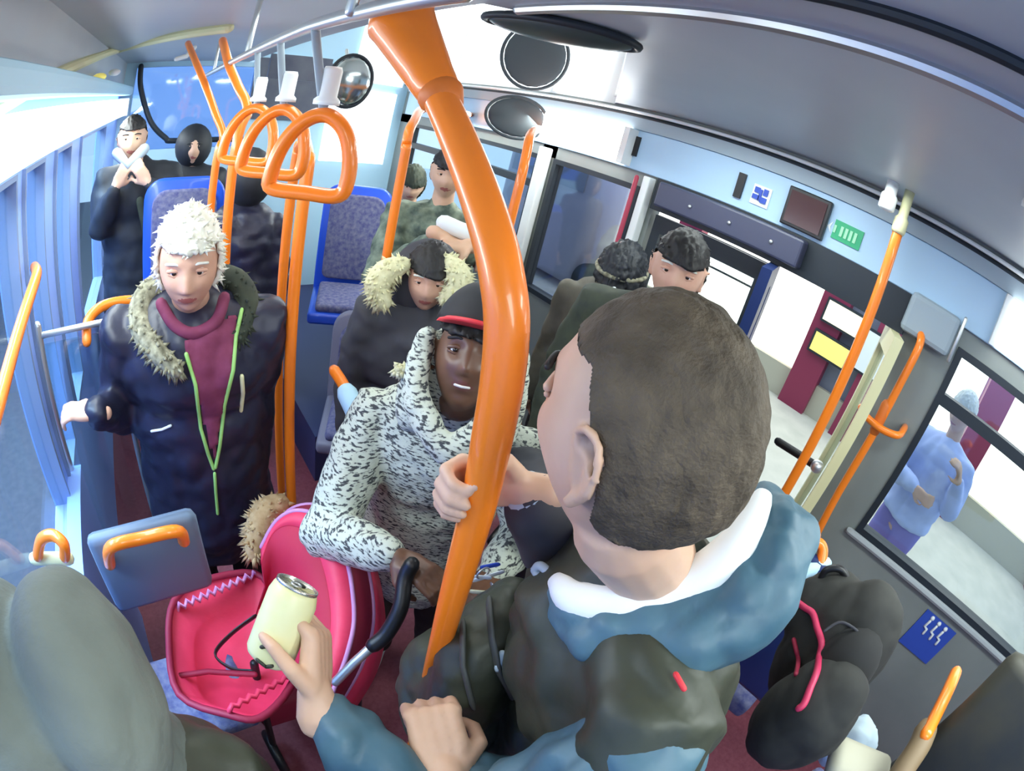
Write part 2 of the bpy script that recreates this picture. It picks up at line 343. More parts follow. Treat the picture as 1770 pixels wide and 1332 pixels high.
# ------------------------------------------------------------------ outside
struct('ground_pavement', MB().box(2.1, 6.6, -5, 9, -.2, -.14), M['pave'])
struct('ground_road', MB().box(-6, 2.1, -5, 12, -.4, -.3), M['road'])
st = thing('shop', 'maroon and grey shopfront with lit windows across the pavement', 'shop', (6.3, 1.5, -.14))
finish('wall', MB().box(6.25, 6.5, -4.5, 8.5, 2.5, 4.2).bm, M['shopgrey'], st, smooth=False)
finish('base', MB().box(6.2, 6.5, -4.5, 8.5, -.14, .25).bm, M['beige'], st, smooth=False)
for a in (-3.2, -1.2, .35, 1.15, 3.4, 5.6): finish('pillar', MB().box(6.1, 6.45, a, a+.38, -.14, 2.5).bm, M['maroon'], st, smooth=False)
for a, b in ((-2.8, -1.2), (-.8, .35), (1.55, 3.4), (3.8, 5.6)): finish('window', MB().box(6.28, 6.32, a, b, .25, 2.5).bm, M['shoplit'], st, smooth=False)
finish('door', MB().box(6.28, 6.32, .73, 1.15, .25, 2.5).bm, M['shopgrey'], st, smooth=False)
bl = tag(finish('building', MB().box(-2.9, -2.6, -3, 14, -.3, 3.2).bm, M['lblue'], smooth=False), 'pale blue hoarding seen through the left windows across the road', 'building')

def board(name, label, px0, x, w_, h_, z, mt, cat='poster', frame=M['dark']):
    y = px0
    t = thing(name, label, cat, (x, y, z))
    finish('frame', MB().box(x, x+.03, y-w_/2-.02, y+w_/2+.02, z-.02, z+h_+.02).bm, frame, t, smooth=False)
    finish('face', MB().box(x-.006, x, y-w_/2, y+w_/2, z, z+h_).bm, mt, t, smooth=False)
    return t

# ------------------------------------------------------------------ doors and their gear
d1 = MB(); d1.box(1.97, 2.03, .14, 1.40, 1.72, 1.87)
dh = struct('trim_12', d1, M['dark'])
def leaf(n, c, ax, half, z0, z1, gl, edge=M['navy'], fr=.045):
    c = Vector((*c, 0)); ax = Vector((*ax, 0)).normalized()
    zc, hz = (z0+z1)/2, (z1-z0)/2; up = (0, 0, 1)
    f = MB(); f.slab(c+ax*(half-fr/2)+Vector((0, 0, zc)), ax, up, fr/2, hz, .04).slab(c-ax*(half-fr/2)+Vector((0, 0, zc)), ax, up, fr/2, hz, .04)
    f.slab(c+Vector((0, 0, z0+.05)), ax, up, half-fr, .05, .04).slab(c+Vector((0, 0, z1-.04)), ax, up, half-fr, .04, .04)
    o = struct('door_%d' % n, f, edge)
    g = finish('door_glass', MB().slab(c+Vector((0, 0, (z0+z1)/2)), ax, up, half-fr, hz-.06, .008).bm, gl, o, smooth=False); g['kind'] = 'structure'
    return o
leaf(1, (2.03, 1.07), (0, 1), .31, .05, 1.70, M['glass'], M['dark'], .05)
leaf(2, (1.87, .70), (1, .30), .20, .05, 1.72, M['glassd'], M['navy'], .17)
leaf(3, (1.96, .17), (1, .25), .17, .05, 1.72, M['glass'], M['cream'], .03)
a = thing('closer_bar', 'short black door arm reaching across the open doorway', 'door arm', (1.9, .3, 1.1))
finish('bar', MB().tube([at(1345, 763, 2.0), at(1380, 785, 1.98), at(1412, 806, 1.96)], .017, 10, flat=.7).bm, M['black'], a)
finish('pivot', MB().ball(at(1412, 806, 1.95), .026).bm, M['steel'], a)
h = thing('door_motor_cover', 'dark door mechanism cover hanging under the header panel', 'door gear', (1.94, .8, 1.74))
finish('cover', MB().box(1.90, 1.97, .62, 1.34, 1.745, 1.86).bm, mat('motor_cover', (.05, .055, .10), .4), h, smooth=False, bevel=.01)
for y in (.75, .95, 1.15): finish('bolt', MB().lathe((1.90, y, 1.8), [(.008, 0), (.008, .006), (.005, .008)], (-1, 0, 0), 10).bm, M['steel'], h)
# header signs
def plate(name, label, cat, y, z, w_, h_, mt, x=1.975, t=.006, tilt=0):
    tt = thing(name, label, cat, (x, y, z-h_/2))
    finish('plate', MB().box(x-t, x, y-w_/2, y+w_/2, z-h_/2, z+h_/2).bm, mt, tt, smooth=False)
    return tt
p = plate('door_sensor', 'narrow black sensor slot on the pale header left of the blue sign', 'sensor', 0.99, 1.965, .035, .11, M['black'], t=.012)
p = plate('door_sensor', 'narrow black sensor slot on the header beside the glaring cove lamp', 'sensor', 1.575, 1.985, .03, .10, M['black'], t=.012)
t = plate('pictogram_sign', 'small white sign with blue figures between the slot and the dark display', 'sign', .885, 1.955, .085, .085, M['signw'])
b = MB()
for y, z, a_, b_ in ((.905, 1.975, .012, .012), (.865, 1.975, .010, .014), (.905, 1.945, .016, .010), (.868, 1.94, .014, .012), (.887, 1.958, .006, .024)): b.box(1.962, 1.9685, y-a_, y+a_, z-b_, z+b_)
finish('pictogram', b.bm, M['signb'], t, smooth=False)
t = thing('display_screen', 'dark square display panel set in the header above the doors', 'display', (1.96, .68, 1.9))
finish('bezel', MB().box(1.945, 1.975, .575, .765, 1.885, 2.045).bm, M['black'], t, smooth=False, bevel=.005)
finish('screen', MB().box(1.941, 1.945, .59, .75, 1.90, 2.03).bm, M['redled'], t, smooth=False)
t = plate('exit_sign', 'green exit sign on the header to the right of the dark display', 'sign', .485, 1.955, .125, .075, M['green'])
b = MB(); b.box(1.965, 1.969, .535, .545, 1.94, 1.97)
for i in range(4): b.box(1.965, 1.969, .445+i*.02, .457+i*.02, 1.935, 1.975)
finish('lettering', b.bm, mat('pale_green', (.35, .7, .45), .5), t, smooth=False)
t = thing('arrow_sticker', 'small white running arrow sticker left of the green exit sign', 'sticker', (1.97, .57, 1.93))
finish('sticker', MB().prism([(1.974, .552, 1.93), (1.974, .575, 1.955), (1.974, .555, 1.98), (1.974, .562, 1.955)], (-1, 0, 0), .003).bm, M['signw'], t, smooth=False)
# priority sticker under window
t = thing('priority_seat_sign', 'blue sign with white seated figures on the panel under the right window', 'sign', (1.99, -.68, .72))
finish('plate', MB().box(1.992, 1.999, -.80, -.60, .70, .90).bm, M['signb'], t, smooth=False)
for i in range(3):
    y = -.65-i*.045; b = MB(); b.ball((1.990, y, .885), .011, sub=2); b.tube([(1.990, y, .868), (1.990, y+.004, .835), (1.990, y-.015, .83), (1.990, y-.017, .805)], .007, 6)
    finish('figure', b.bm, M['signw'], t)
# stop bell box / white grey cabinet by door top
t = thing('corner_cover', 'pale grey curved cover at the top corner between the doors and the window', 'cover', (1.9, -.02, 1.72))
finish('cover', MB().box(1.93, 2.0, -.06, .16, 1.74, 1.89).bm, M['headgrey'], t, smooth=False, bevel=.02)
finish('edge', MB().tube([(1.93, -.07, 1.74), (1.93, -.07, 1.90)], .008, 8).bm, M['steel'], t)

# ------------------------------------------------------------------ orange poles and rails
def pole(label, pts, r=.0175, name='grab_pole', cat='pole', group=None, flange=None, mt='orange', seg=18, n=6, parts=()):
    base = min(pts, key=lambda p: p[2])
    t = thing(name, label, cat, Vector(base), group)
    rs = r if isinstance(r, (list, tuple)) else [r]*len(pts)
    P_, R_ = spl(pts, rs, n)
    finish('tube', MB().tube(P_, R_, seg).bm, M[mt], t)
    if flange:
        for q, dz in flange:
            finish('flange', MB().lathe(q, [(r*2 if not isinstance(r, list) else .035, 0), (r*2 if not isinstance(r, list) else .035, .008), (.024, .02*1), (.02, .03)], (0, 0, dz), 20).bm, M['steel'], t)
    return t
# the great curved pole in the middle
mp = [at(735, 120, .66), at(770, 190, .60), at(812, 290, .53), at(850, 400, .475), at(868, 480, .455), at(876, 560, .45), at(868, 660, .465), at(850, 760, .50), Vector((.301, .300, 1.52)), Vector((.30, .30, 1.35)), Vector((.30, .30, 1.15)), Vector((.30, .30, .8)), Vector((.30, .30, .02))]
t = thing('grab_pole', 'thick bright orange curved pole in the middle of the aisle, gripped by a pale hand', 'pole', (.3, .3, 0))
P_, R_ = spl(mp, [.0205]*8+[.020, .0185, .0165, .013, .013], 8)
finish('tube', MB().tube(P_, R_, 28).bm, M['orange'], t)
cp = [at(758, 158, .625), at(742, 130, .645), at(715, 78, .68), at(694, 38, .71)]
P_, R_ = spl(cp, [.026, .030, .038, .046], 5)
finish('shroud', MB().tube(P_, R_, 28).bm, M['orange'], t)
q = cp[3]; finish('ceiling_bracket', MB().tube([q+Vector((0, .0, 0.03)), Vector((q.x+.0, q.y+.10, ZC))], [.04, .05], 20).bm, M['orange_dark'], t)
finish('seam', MB().tube([cp[0]+(cp[0]-cp[1]).normalized()*.004, cp[0]+(cp[0]-cp[1]).normalized()*.010], .0275, 24).bm, M['orange_dark'], t)
finish('floor_flange', MB().lathe((.3, .3, 0), [(.05, 0), (.05, .006), (.02, .02)]).bm, M['steel'], t)
# poles left of centre
pole("long orange pole rising beside the white-haired man's shoulder, left of the blue seat", [(.37, 1.22, 0), (.37, 1.22, 1.0), (.37, 1.22, 1.68), (.377, 1.26, 1.75), (.40, 1.38, 1.78)], .0165)
pole('orange pole directly behind the long pole by the white-haired man, their tops joined', [(.43, 1.56, 0), (.43, 1.56, 1.0), (.43, 1.56, 1.68), (.425, 1.52, 1.75), (.40, 1.38, 1.78)], .0165)
pole('orange pole rising behind the white-haired man, its top bent to the ceiling', [(.24, 1.62, 0), (.24, 1.62, 1.0), (.24, 1.62, 1.72), at(428, 192, 1.68), at(412, 150, 1.74), at(396, 112, 1.85), at(385, 70, 2.1)], .0165)
pole('thin orange pole at the far left of the hanging handles', [(.205, 1.85, .0), (.205, 1.85, 1.55), at(386, 245, 1.88), at(372, 195, 1.93), at(350, 135, 2.05), at(325, 75, 2.4)], .015)
pole('orange pole beside the person in the cream fur hood', [(.80, 1.55, 0), (.80, 1.55, 1.6), (.80, 1.56, 1.78), (.84, 1.62, 1.86), (1.1, 2.0, 1.93), (1.97, 3.0, 1.95)], .017)
pole('far orange pole in front of the bright nearside window', [(1.27, 1.50, 0), (1.27, 1.50, 1.55), (1.30, 1.54, 1.80), (1.40, 1.66, 1.91), (1.97, 2.25, 1.95)], .019)
# door pole
vp = [at(1570, 395, x=1.74), at(1495, 570, x=1.74), at(1435, 690, x=1.73), at(1345, 870, x=1.73)]
vx = sum(p.y for p in vp)/4
t = pole('tall orange pole beside the open doorway, white clamp at its top', [(1.735, vx-.03, 0), (1.735, vx-.01, 1.0), (1.735, vx+.02, 2.04)], .019)
finish('clamp', MB().lathe((1.735, vx+.02, 2.03), [(.022, 0), (.026, .01), (.026, .05), (.018, .06), (.018, .15)]).bm, M['cream'], t)
t = thing('ceiling_clamp', 'white cylindrical clamp on the ceiling left of the door pole', 'clamp', (1.70, .32, 2.08))
finish('body', MB().lathe((1.70, .32, 2.08), [(.022, 0), (.03, .006), (.03, .05), (.022, .06), (.022, .10)]).bm, M['white'], t)
# wall rail with side loop
t = thing('wall_rail', 'orange wall rail with a curved side loop between the doors and the window', 'rail', (1.93, .05, .8))
wp = [at(1592, 578, x=1.94), at(1588, 600, x=1.91), at(1555, 665, x=1.90), at(1515, 740, x=1.90), at(1450, 850, x=1.90), at(1408, 930, x=1.90), at(1395, 955, x=1.94)]
finish('tube', MB().tube(spline(wp), .0165, 14).bm, M['orange'], t)
lp = [at(1488, 704, x=1.93), at(1500, 722, x=1.89), at(1525, 742, x=1.86), at(1552, 752, x=1.86), at(1562, 742, x=1.93), at(1564, 738, x=1.99)]
finish('side_loop', MB().tube(spline(lp), .014, 12).bm, M['orange'], t)
finish('joint', MB().tube([at(1532, 700, x=1.90), at(1512, 744, x=1.90)], .022, 12).bm, M['orange_dark'], t)
finish('wall_foot', MB().lathe((1.97, wp[0].y, wp[0].z), [(.03, 0), (.03, .01), (.018, .03)], (-1, 0, 0)).bm, M['dark'], t)
# ceiling rail with hanging handles
t = thing('ceiling_rail', 'slim grey ceiling rail carrying the hanging orange handles', 'rail', (.21, 1.2, 2.0))
finish('tube', MB().tube([(.225, .40, 2.02), (.20, .8, 2.02), (.20, 1.7, 2.02), (.20, 3.2, 2.02)], .011, 12).bm, M['steel'], t)
for y in (.62, 1.45, 2.5): finish('bracket', MB().tube([(.20, y, 2.02), (.20, y, ZC)], .008, 8).bm, M['steel'], t)
def handle(label, cx, cy, d, s, ys):
    c = at(cx, cy, d); t = thing('hanging_handle', label, 'handle', c, None)
    X = (cam_r+Vector((0, .1, 0))); X.z = 0; X.normalize(); Z = Vector((0, 0, 1))
    sh = [(-.52, -.50), (-.56, -.30), (-.47, .05), (-.30, .34), (-.08, .52), (.14, .54), (.36, .38), (.49, .10), (.53, -.25), (.44, -.50), (0, -.52)]
    pts = [c+X*a*s+Z*b*s for a, b in sh]
    cl = []
    N = len(pts)
    for i in range(N):
        p0, p1, p2, p3 = pts[i-1], pts[i], pts[(i+1) % N], pts[(i+2) % N]
        for k in range(5):
            u = k/5; cl.append(.5*((2*p1)+(-p0+p2)*u+(2*p0-5*p1+4*p2-p3)*u*u+(-p0+3*p1-3*p2+p3)*u**3))
    finish('grip', MB().tube(cl, .0125, 12, closed=True, flat=1.3).bm, M['orange'], t)
    top = c+X*.05*s+Z*.56*s
    finish('strap', MB().tube([top, Vector((.20, top.y, 2.02))], .0075, 10, flat=.5).bm, M['headgrey'], t)
    finish('sleeve', MB().lathe(top+Vector((0, 0, .015)), [(.021, 0), (.021, .008), (.015, .014), (.0155, .055), (.013, .062)]).bm, M['white'], t)
    return t
handle('nearest and largest orange hanging handle with a white sleeve', 541, 268, .82, .118, 0)
handle('middle orange hanging handle, behind the largest one', 476, 246, 1.05, .122, 0)
handle('farthest orange hanging handle, by the round-cornered window', 432, 234, 1.30, .125, 0)
# left wall rail
pole('pale orange sloping rail in front of the left windows', [at(60, 462, x=-.36), at(62, 480, x=-.33), at(30, 580, x=-.33), at(0, 690, x=-.33), at(-30, 790, x=-.33), at(-40, 800, x=-.39)], .015, 'grab_rail', 'rail')
# mirrors near the front and the ceiling
def mirror(label, c, rx, rz, nrm, mt, cat='mirror', name='round_mirror', stem=None):
    t = thing(name, label, cat, c); c = Vector(c); nrm = Vector(nrm).normalized()
    side = Vector((0, 0, 1)).cross(nrm)
    if side.length < .1: side = Vector((0, 1, 0)).cross(nrm)
    side.normalize(); up = nrm.cross(side)
    rot = Matrix((side, up, nrm)).transposed()
    finish('glass', MB().ball(c+nrm*.006, (rx*.93, rz*.93, .018), rot).bm, mt, t)
    ring = [c+side*math.cos(k*2*PI/40)*rx+up*math.sin(k*2*PI/40)*rz for k in range(40)]
    finish('rim', MB().tube(ring, .010, 8, closed=True).bm, M['dark'] if mt is not M['mirrorg'] else M['mirrorg'], t)
    if stem: finish('stem', MB().tube([c-nrm*.01, Vector(stem)], .009, 8).bm, M['steel'], t)
    return t
toc = lambda p: CAM-Vector(p)
p = at(605, 140, 2.6); mirror('round convex mirror with a dark rim right of the hanging handles', p, .115, .135, toc(p)+Vector((.9, 0, 0)), M['mirror'], stem=(p.x-.02, p.y+.1, ZC))
p = at(925, 97, x=1.80); mirror('upper of the two grey oval discs in the bright stairwell', p, .18, .20, (-.75, -1, -.1), M['mirrorg'], name='oval_disc', cat='disc')
p = at(893, 203, x=1.80); mirror('lower of the two grey oval discs, above the nearside window', p, .17, .12, (-.75, -1, 0), M['mirrorg'], name='oval_disc', cat='disc')
# dark dome under the ceiling
c = Vector((.76, .90, 2.165)); t = thing('ceiling_dome', 'dark shallow dome on the ceiling at the edge of the bright stairwell', 'dome', c)
finish('dome', MB().ball(c, (.075, .17, .035), Matrix.Rotation(math.radians(35), 3, 'Z')).bm, mat('smoked_dome', (.05, .07, .065), .35), t)
finish('rim', MB().tube([c+Matrix.Rotation(math.radians(35), 3, 'Z') @ Vector((math.cos(k*PI/20)*.082, math.sin(k*PI/20)*.178, 0)) for k in range(40)], .010, 8, closed=True).bm, M['dark'], t)
# far-left clutter under the ceiling
t = thing('ceiling_bell', 'small yellow fitting under the cream trim at top left', 'fitting', at(175, 135, y=2.4))
finish('body', MB().ball(at(172, 133, y=2.4), (.035, .05, .018), sub=2).bm, M['yellow'], t); finish('lens', MB().ball(at(198, 125, y=2.4), (.03, .05, .016), sub=2).bm, M['white'], t)
t = thing('ceiling_hook', 'white bent ceiling fitting at the end of the cream trim', 'fitting', at(325, 95, y=2.6))
finish('arm', MB().tube([at(305, 102, y=2.5), at(322, 97, y=2.5), at(336, 82, y=2.5)], .012, 8).bm, M['white'], t)

# ------------------------------------------------------------------ seats
def seat(label, c, z, az, shell=M['blue'], w_=.43, h_=.62, legs=True, rail=True, z0=0.0, pad=M['moq'], group=None):
    """c = middle of the back's foot, z = cushion height, az = where the sitter looks"""
    t = thing('bus_seat', label, 'seat', (c[0], c[1], z0), group)
    F_ = Vector((math.cos(az), math.sin(az), 0)); S_ = Vector((-math.sin(az), math.cos(az), 0)); Z = Vector((0, 0, 1)); C = Vector((c[0], c[1], z))
    def rr(n_, wid, zb, zt, y, r, thick, ma):
        pts = []
        for cx_, cz_, a0 in ((wid/2-r, zt-r, 0), (-wid/2+r, zt-r, 90), (-wid/2+r*.5, zb+r*.5, 180), (wid/2-r*.5, zb+r*.5, 270)):
            q_ = r if a0 < 180 else r*.5
            for k in range(7):
                a_ = math.radians(a0+k*15); pts.append(C+S_*(cx_+q_*math.cos(a_))+Z*(cz_+q_*math.sin(a_))+F_*(y-(cz_+q_*math.sin(a_))*.12))
        return finish(n_, MB().prism(pts, F_, thick).bm, ma, t, bevel=.012, smooth=True)
    rr('backrest', w_, -.05, h_, 0, .10, .05, shell)
    rr('back_cushion', w_-.09, .05, h_-.05, .052, .08, .03, pad)
    rr('seat_shell', w_, -.05, .02, .0, .03, .05, shell)
    q = MB(); q.slab(C+F_*.25+Z*(-.05), F_, S_, .23, w_/2, .07); finish('seat_base', q.bm, shell, t, bevel=.02)
    q = MB(); q.slab(C+F_*.26+Z*(.005), F_, S_, .20, w_/2-.04, .05); finish('seat_cushion', q.bm, pad, t, bevel=.02)
    if legs: finish('pedestal', MB().slab(Vector((c[0], c[1], (z+z0)/2-.04))+F_*.2, F_, S_, .10, .06, (0.001)).bm if 0 else MB().tube([Vector((c[0], c[1], z0+.02))+F_*.2, Vector((c[0], c[1], z-.08))+F_*.2], .045, 14).bm, M['grey'], t)
    if rail:
        P_ = [C+S_*(-w_/2+.03)+Z*(h_*.8)-F_*.10, C+S_*(-w_/2+.05)+Z*(h_+.03)-F_*.10, C+Z*(h_+.05)-F_*.11, C+S_*(w_/2-.05)+Z*(h_+.03)-F_*.10, C+S_*(w_/2-.03)+Z*(h_*.8)-F_*.10]
        finish('grab_handle', MB().tube(spline(P_), .014, 12).bm, M['orange'], t)
    return t
seat('bright blue seat with grey patterned cushion in the centre distance', (1.22, 2.85), .78, math.radians(-112), z0=.3, rail=False)
seat('blue seat whose arched top shows above the white-haired man', (.14, 2.55), .84, math.radians(-92), rail=False, h_=.66)
seat('seat with the grey back behind the person in the cream fur hood', (1.10, 2.15), .42, math.radians(-118), shell=mat('grey_seat_shell', (.2, .2, .28), .5), rail=False, z0=.3, h_=.45)
# near left seat: its orange rail and grey blue back seen from behind
t = thing('bus_seat', 'grey-blue seat back with an orange top rail, beside the grey hood', 'seat', (-.1, .78, 0))
zt = 1.13
finish('backrest', MB().slab((-.115, .80, 1.0), (1, .08, 0), (0, .05, 1), .135, .12, .04).bm, mat('grey_blue_shell', (.13, .18, .26), .5), t, bevel=.02)
finish('seat_base', MB().slab((-.17, .66, .60), (1, .08, 0), (0, 1, 0), .18, .13, .07).bm, M['moq'], t, bevel=.02)
finish('pedestal', MB().tube([(-.17, .68, 0.02), (-.17, .68, .57)], .04).bm, M['grey'], t)
finish('grab_rail', MB().tube(spline([at(190, 975, z=1.06), at(192, 945, z=zt), at(245, 930, z=zt), at(306, 918, z=zt), at(318, 935, z=1.08)]), .014, 12).bm, M['orange'], t)
t = thing('grab_loop', 'small yellow-orange curved grab loop by the left wall panel', 'grab loop', at(90, 940, z=1.1))
finish('loop', MB().tube(spline([at(65, 960, z=1.08), at(72, 932, z=1.12), at(92, 925, z=1.13), at(110, 940, z=1.12), at(112, 962, z=1.08)]), .014, 12).bm, M['orange'], t)
finish('base', MB().tube([at(60, 965, z=1.06), at(118, 965, z=1.06)], .016, 10).bm, M['cream'], t)
# glass modesty screen at left
t = thing('glass_screen', 'upright tinted glass screen by the left wall under the man\'s hand', 'screen', (-.3, 1.42, .1))
finish('pane', MB().slab((-.26, 1.40, .75), (1, .1, 0), (0, 0, 1), .13, .52, .012).bm, M['glassp'], t, smooth=False)
finish('post', MB().tube([(-.39, 1.385, .02), (-.39, 1.385, 1.33)], .014, 10).bm, M['steel'], t)
finish('top_rail', MB().tube([(-.39, 1.385, 1.30), (-.13, 1.415, 1.30)], .010, 10).bm, M['steel'], t)
finish('post', MB().tube([(-.13, 1.415, .02), (-.13, 1.415, 1.30)], .010, 10).bm, M['steel'], t)
# orange curved seat handle just right of the white-haired man's shoulder etc.
pole('orange curved seat top showing behind the white-haired man\'s shoulder', [at(150, 590, 1.55), at(152, 555, 1.58), at(175, 530, 1.6), at(215, 520, 1.62), at(260, 520, 1.62)], .016, 'seat_handle', 'handle')
pole('short orange bar with a pale blue tip beside the flecked coat', [at(578, 640, 1.5), at(592, 662, 1.47), at(606, 690, 1.45)], .017, 'seat_handle', 'handle')
finish('tip', MB().tube([at(600, 680, 1.45), at(612, 705, 1.43), at(622, 728, 1.42)], .030, 14).bm, M['cyan'], bpy.data.objects['seat_handle.001'])
# right-hand seat handles and seats
t = thing('bus_seat', 'dark seat below the doors with a curved orange handle and pale blue edge', 'seat', (1.35, -.02, 0))
finish('backrest', MB().slab(at(1400, 1060, 1.5)-Vector((0, 0, .1)), (0, 1, 0), (.12, 0, 1), .18, .24, .05).bm, M['navy'], t, bevel=.02)
finish('cushion', MB().slab(Vector((1.45, .0, .55)), (1, 0, 0), (0, 1, 0), .2, .2, .08).bm, M['moq'], t, bevel=.02)
finish('pedestal', MB().tube([(1.45, 0, .02), (1.45, 0, .5)], .04).bm, M['grey'], t)
finish('edge', MB().tube([at(1365, 1000, 1.42), at(1395, 985, 1.44), at(1425, 975, 1.46)], .022, 12).bm, M['cyan'], t)
finish('grab_handle', MB().tube(spline([at(1350, 1000, 1.40), at(1362, 972, 1.40), at(1385, 948, 1.42), at(1412, 938, 1.44), at(1422, 950, 1.45), at(1418, 978, 1.45)]), .016, 12).bm, M['orange'], t)
finish('second_handle', MB().tube(spline([at(1355, 950, 1.5), at(1375, 928, 1.5), at(1400, 915, 1.5), at(1412, 925, 1.5)]), .013, 12).bm, M['orange_dark'], t)
t = thing('bus_seat', 'dark seat at the bottom right corner with an upright orange handle', 'seat', (1.0, -.75, 0))
P0 = at(1720, 1330, 1.15)
finish('backrest', MB().slab(P0+Vector((.06, -.08, -.12)), (.25, 1, 0), (.12, 0, 1), .23, .26, .07).bm, mat('dark_brown_shell', (.02, .022, .02), .6, c2=(.05, .045, .025), scale=6), t, bevel=.03)
finish('cushion', MB().slab(Vector((1.05, -.78, .55)), (1, 0, 0), (0, 1, 0), .22, .22, .08).bm, M['moq'], t, bevel=.02)
finish('pedestal', MB().tube([(1.05, -.78, .02), (1.05, -.78, .52)], .04).bm, M['grey'], t)
finish('grab_handle', MB().tube(spline([at(1652, 1162, 1.25), at(1640, 1190, 1.2), at(1618, 1235, 1.16), at(1600, 1270, 1.12)]), .016, 12).bm, M['orange'], t)
finish('side_trim', MB().tube(spline([at(1600, 1262, 1.15), at(1588, 1290, 1.13), at(1560, 1332, 1.11), at(1540, 1370, 1.1)]), .028, 12).bm, mat('tan_trim', (.22, .15, .08), .6), t)
pole('orange rail at the lower right edge beneath the window', [at(1800, 1140, 1.7), at(1765, 1165, 1.68), at(1730, 1200, 1.66), at(1700, 1235, 1.64)], .020, 'grab_rail', 'rail')

# inside partition by the doors: pale post with a red pole
t = thing('door_pillar', 'white pillar with a red upright strip between the second window and the doors', 'pillar', (1.93, 1.47, 0))
finish('post', MB().box(1.93, 1.985, 1.415, 1.455, .9, 1.86).bm, M['white'], t, smooth=False, bevel=.006)
finish('red_strip', MB().tube([(1.93, 1.49, .9), (1.93, 1.49, 1.84)], .012, 10).bm, M['redpole'], t)
t = thing('window_pillar', 'bright white pillar left of the second window', 'pillar', (1.95, 2.17, 0))
finish('post', MB().box(1.94, 1.99, 2.14, 2.21, .5, 1.85).bm, M['white'], t, smooth=False, bevel=.008)

# ------------------------------------------------------------------ people
def frame(az, pitch=0, roll=0):
    """columns: side (left of the person), forward, up"""
    F_ = Vector((math.cos(az)*math.cos(pitch), math.sin(az)*math.cos(pitch), math.sin(pitch)))
    S_ = Vector((0, 0, 1)).cross(F_).normalized()
    U_ = F_.cross(S_)
    U_ = F_.cross(S_)
    if roll: S_, U_ = S_*math.cos(roll)+U_*math.sin(roll), U_*math.cos(roll)-S_*math.sin(roll)
    return S_, F_, U_
def g_(x, s): return math.exp(-(x/s)**2)
def head_shape(p, wide=1.0):
    """p on the unit sphere, x side, y forward, z up -> metres"""
    x, y, z = p.x, p.y, p.z
    X = x*.076*wide; Y = y*.096; Z = z*.118
    if z < 0: X *= 1-.30*(-z)**1.6; Y *= (1-.16*(-z)**2)
    if z > 0: Y *= 1+.03*z; X *= 1+.03*z
    if y > 0: X *= 1-.04*y; Y *= .97
    if y < 0 and z < -.2: Y *= 1-.35*min(1, (-z-.2)*1.3)
    fr = max(0, y)**.5 if y > 0 else 0
    d = 0
    if y > .2:
        nz = (.030-Z)
        prof = 0
        if -.002 < nz < .068: prof = max(nz, 0)/.058 if nz < .058 else max(0, 1-(nz-.058)/.010)
        w_ = .009+.007*max(0, min(1, nz/.058))
        d += .024*prof*g_(X, w_)
        d += .006*g_(Z-.036, .012)*g_(abs(X)-.026, .024)
        d -= .011*g_(Z-.014, .013)*g_(abs(X)-.031, .017)
        d += .007*g_(Z+.022, .020)*g_(abs(X)-.042, .018)
        d += .009*g_(Z+.056, .013)*g_(X, .026)
        d -= .006*g_(Z+.0555, .0028)*g_(X, .024)
        d -= .004*g_(Z+.074, .006)*g_(X, .03)
        d += .009*g_(Z+.094, .014)*g_(X, .024)
    return Vector((X, Y+d*min(1, fr*1.2), Z))
def add_head(mb, c, fr, wide=1.0, sub=5, ears=True, s=1.0):
    S_, F_, U_ = fr; c = Vector(c)
    ret = bmesh.ops.create_icosphere(mb.bm, subdivisions=sub, radius=1)
    for v in ret['verts']:
        q = head_shape(v.co.normalized(), wide)*s; v.co = c+S_*q.x+F_*q.y+U_*q.z
    if ears:
        for k in (-1, 1):
            R3 = Matrix((S_, F_, U_)).transposed() @ Matrix.Rotation(k*-.35, 3, 'Z')
            cc = c+(S_*.077*wide*k-F_*.008-U_*.004)*s
            mb.ball(cc-S_*.002*k*s, (.0055*s, .015*s, .025*s), R3, 2)
            o_ = lambda f, u, h: cc+(S_*k*h+F_*f+U_*u)*s
            mb.tube(spline([o_(.010, .006, .001), o_(.013, .022, .004), o_(.002, .033, .010), o_(-.013, .029, .013), o_(-.019, .012, .014), o_(-.015, -.010, .010), o_(-.004, -.026, .004)], 4), .0042*s, 8)
            mb.tube([o_(-.004, -.022, .003), o_(.003, -.032, .002)], .0065*s, 8); mb.tube([o_(.004, .012, .003), o_(-.008, .006, .007), o_(-.008, -.010, .006)], .0035*s, 8)
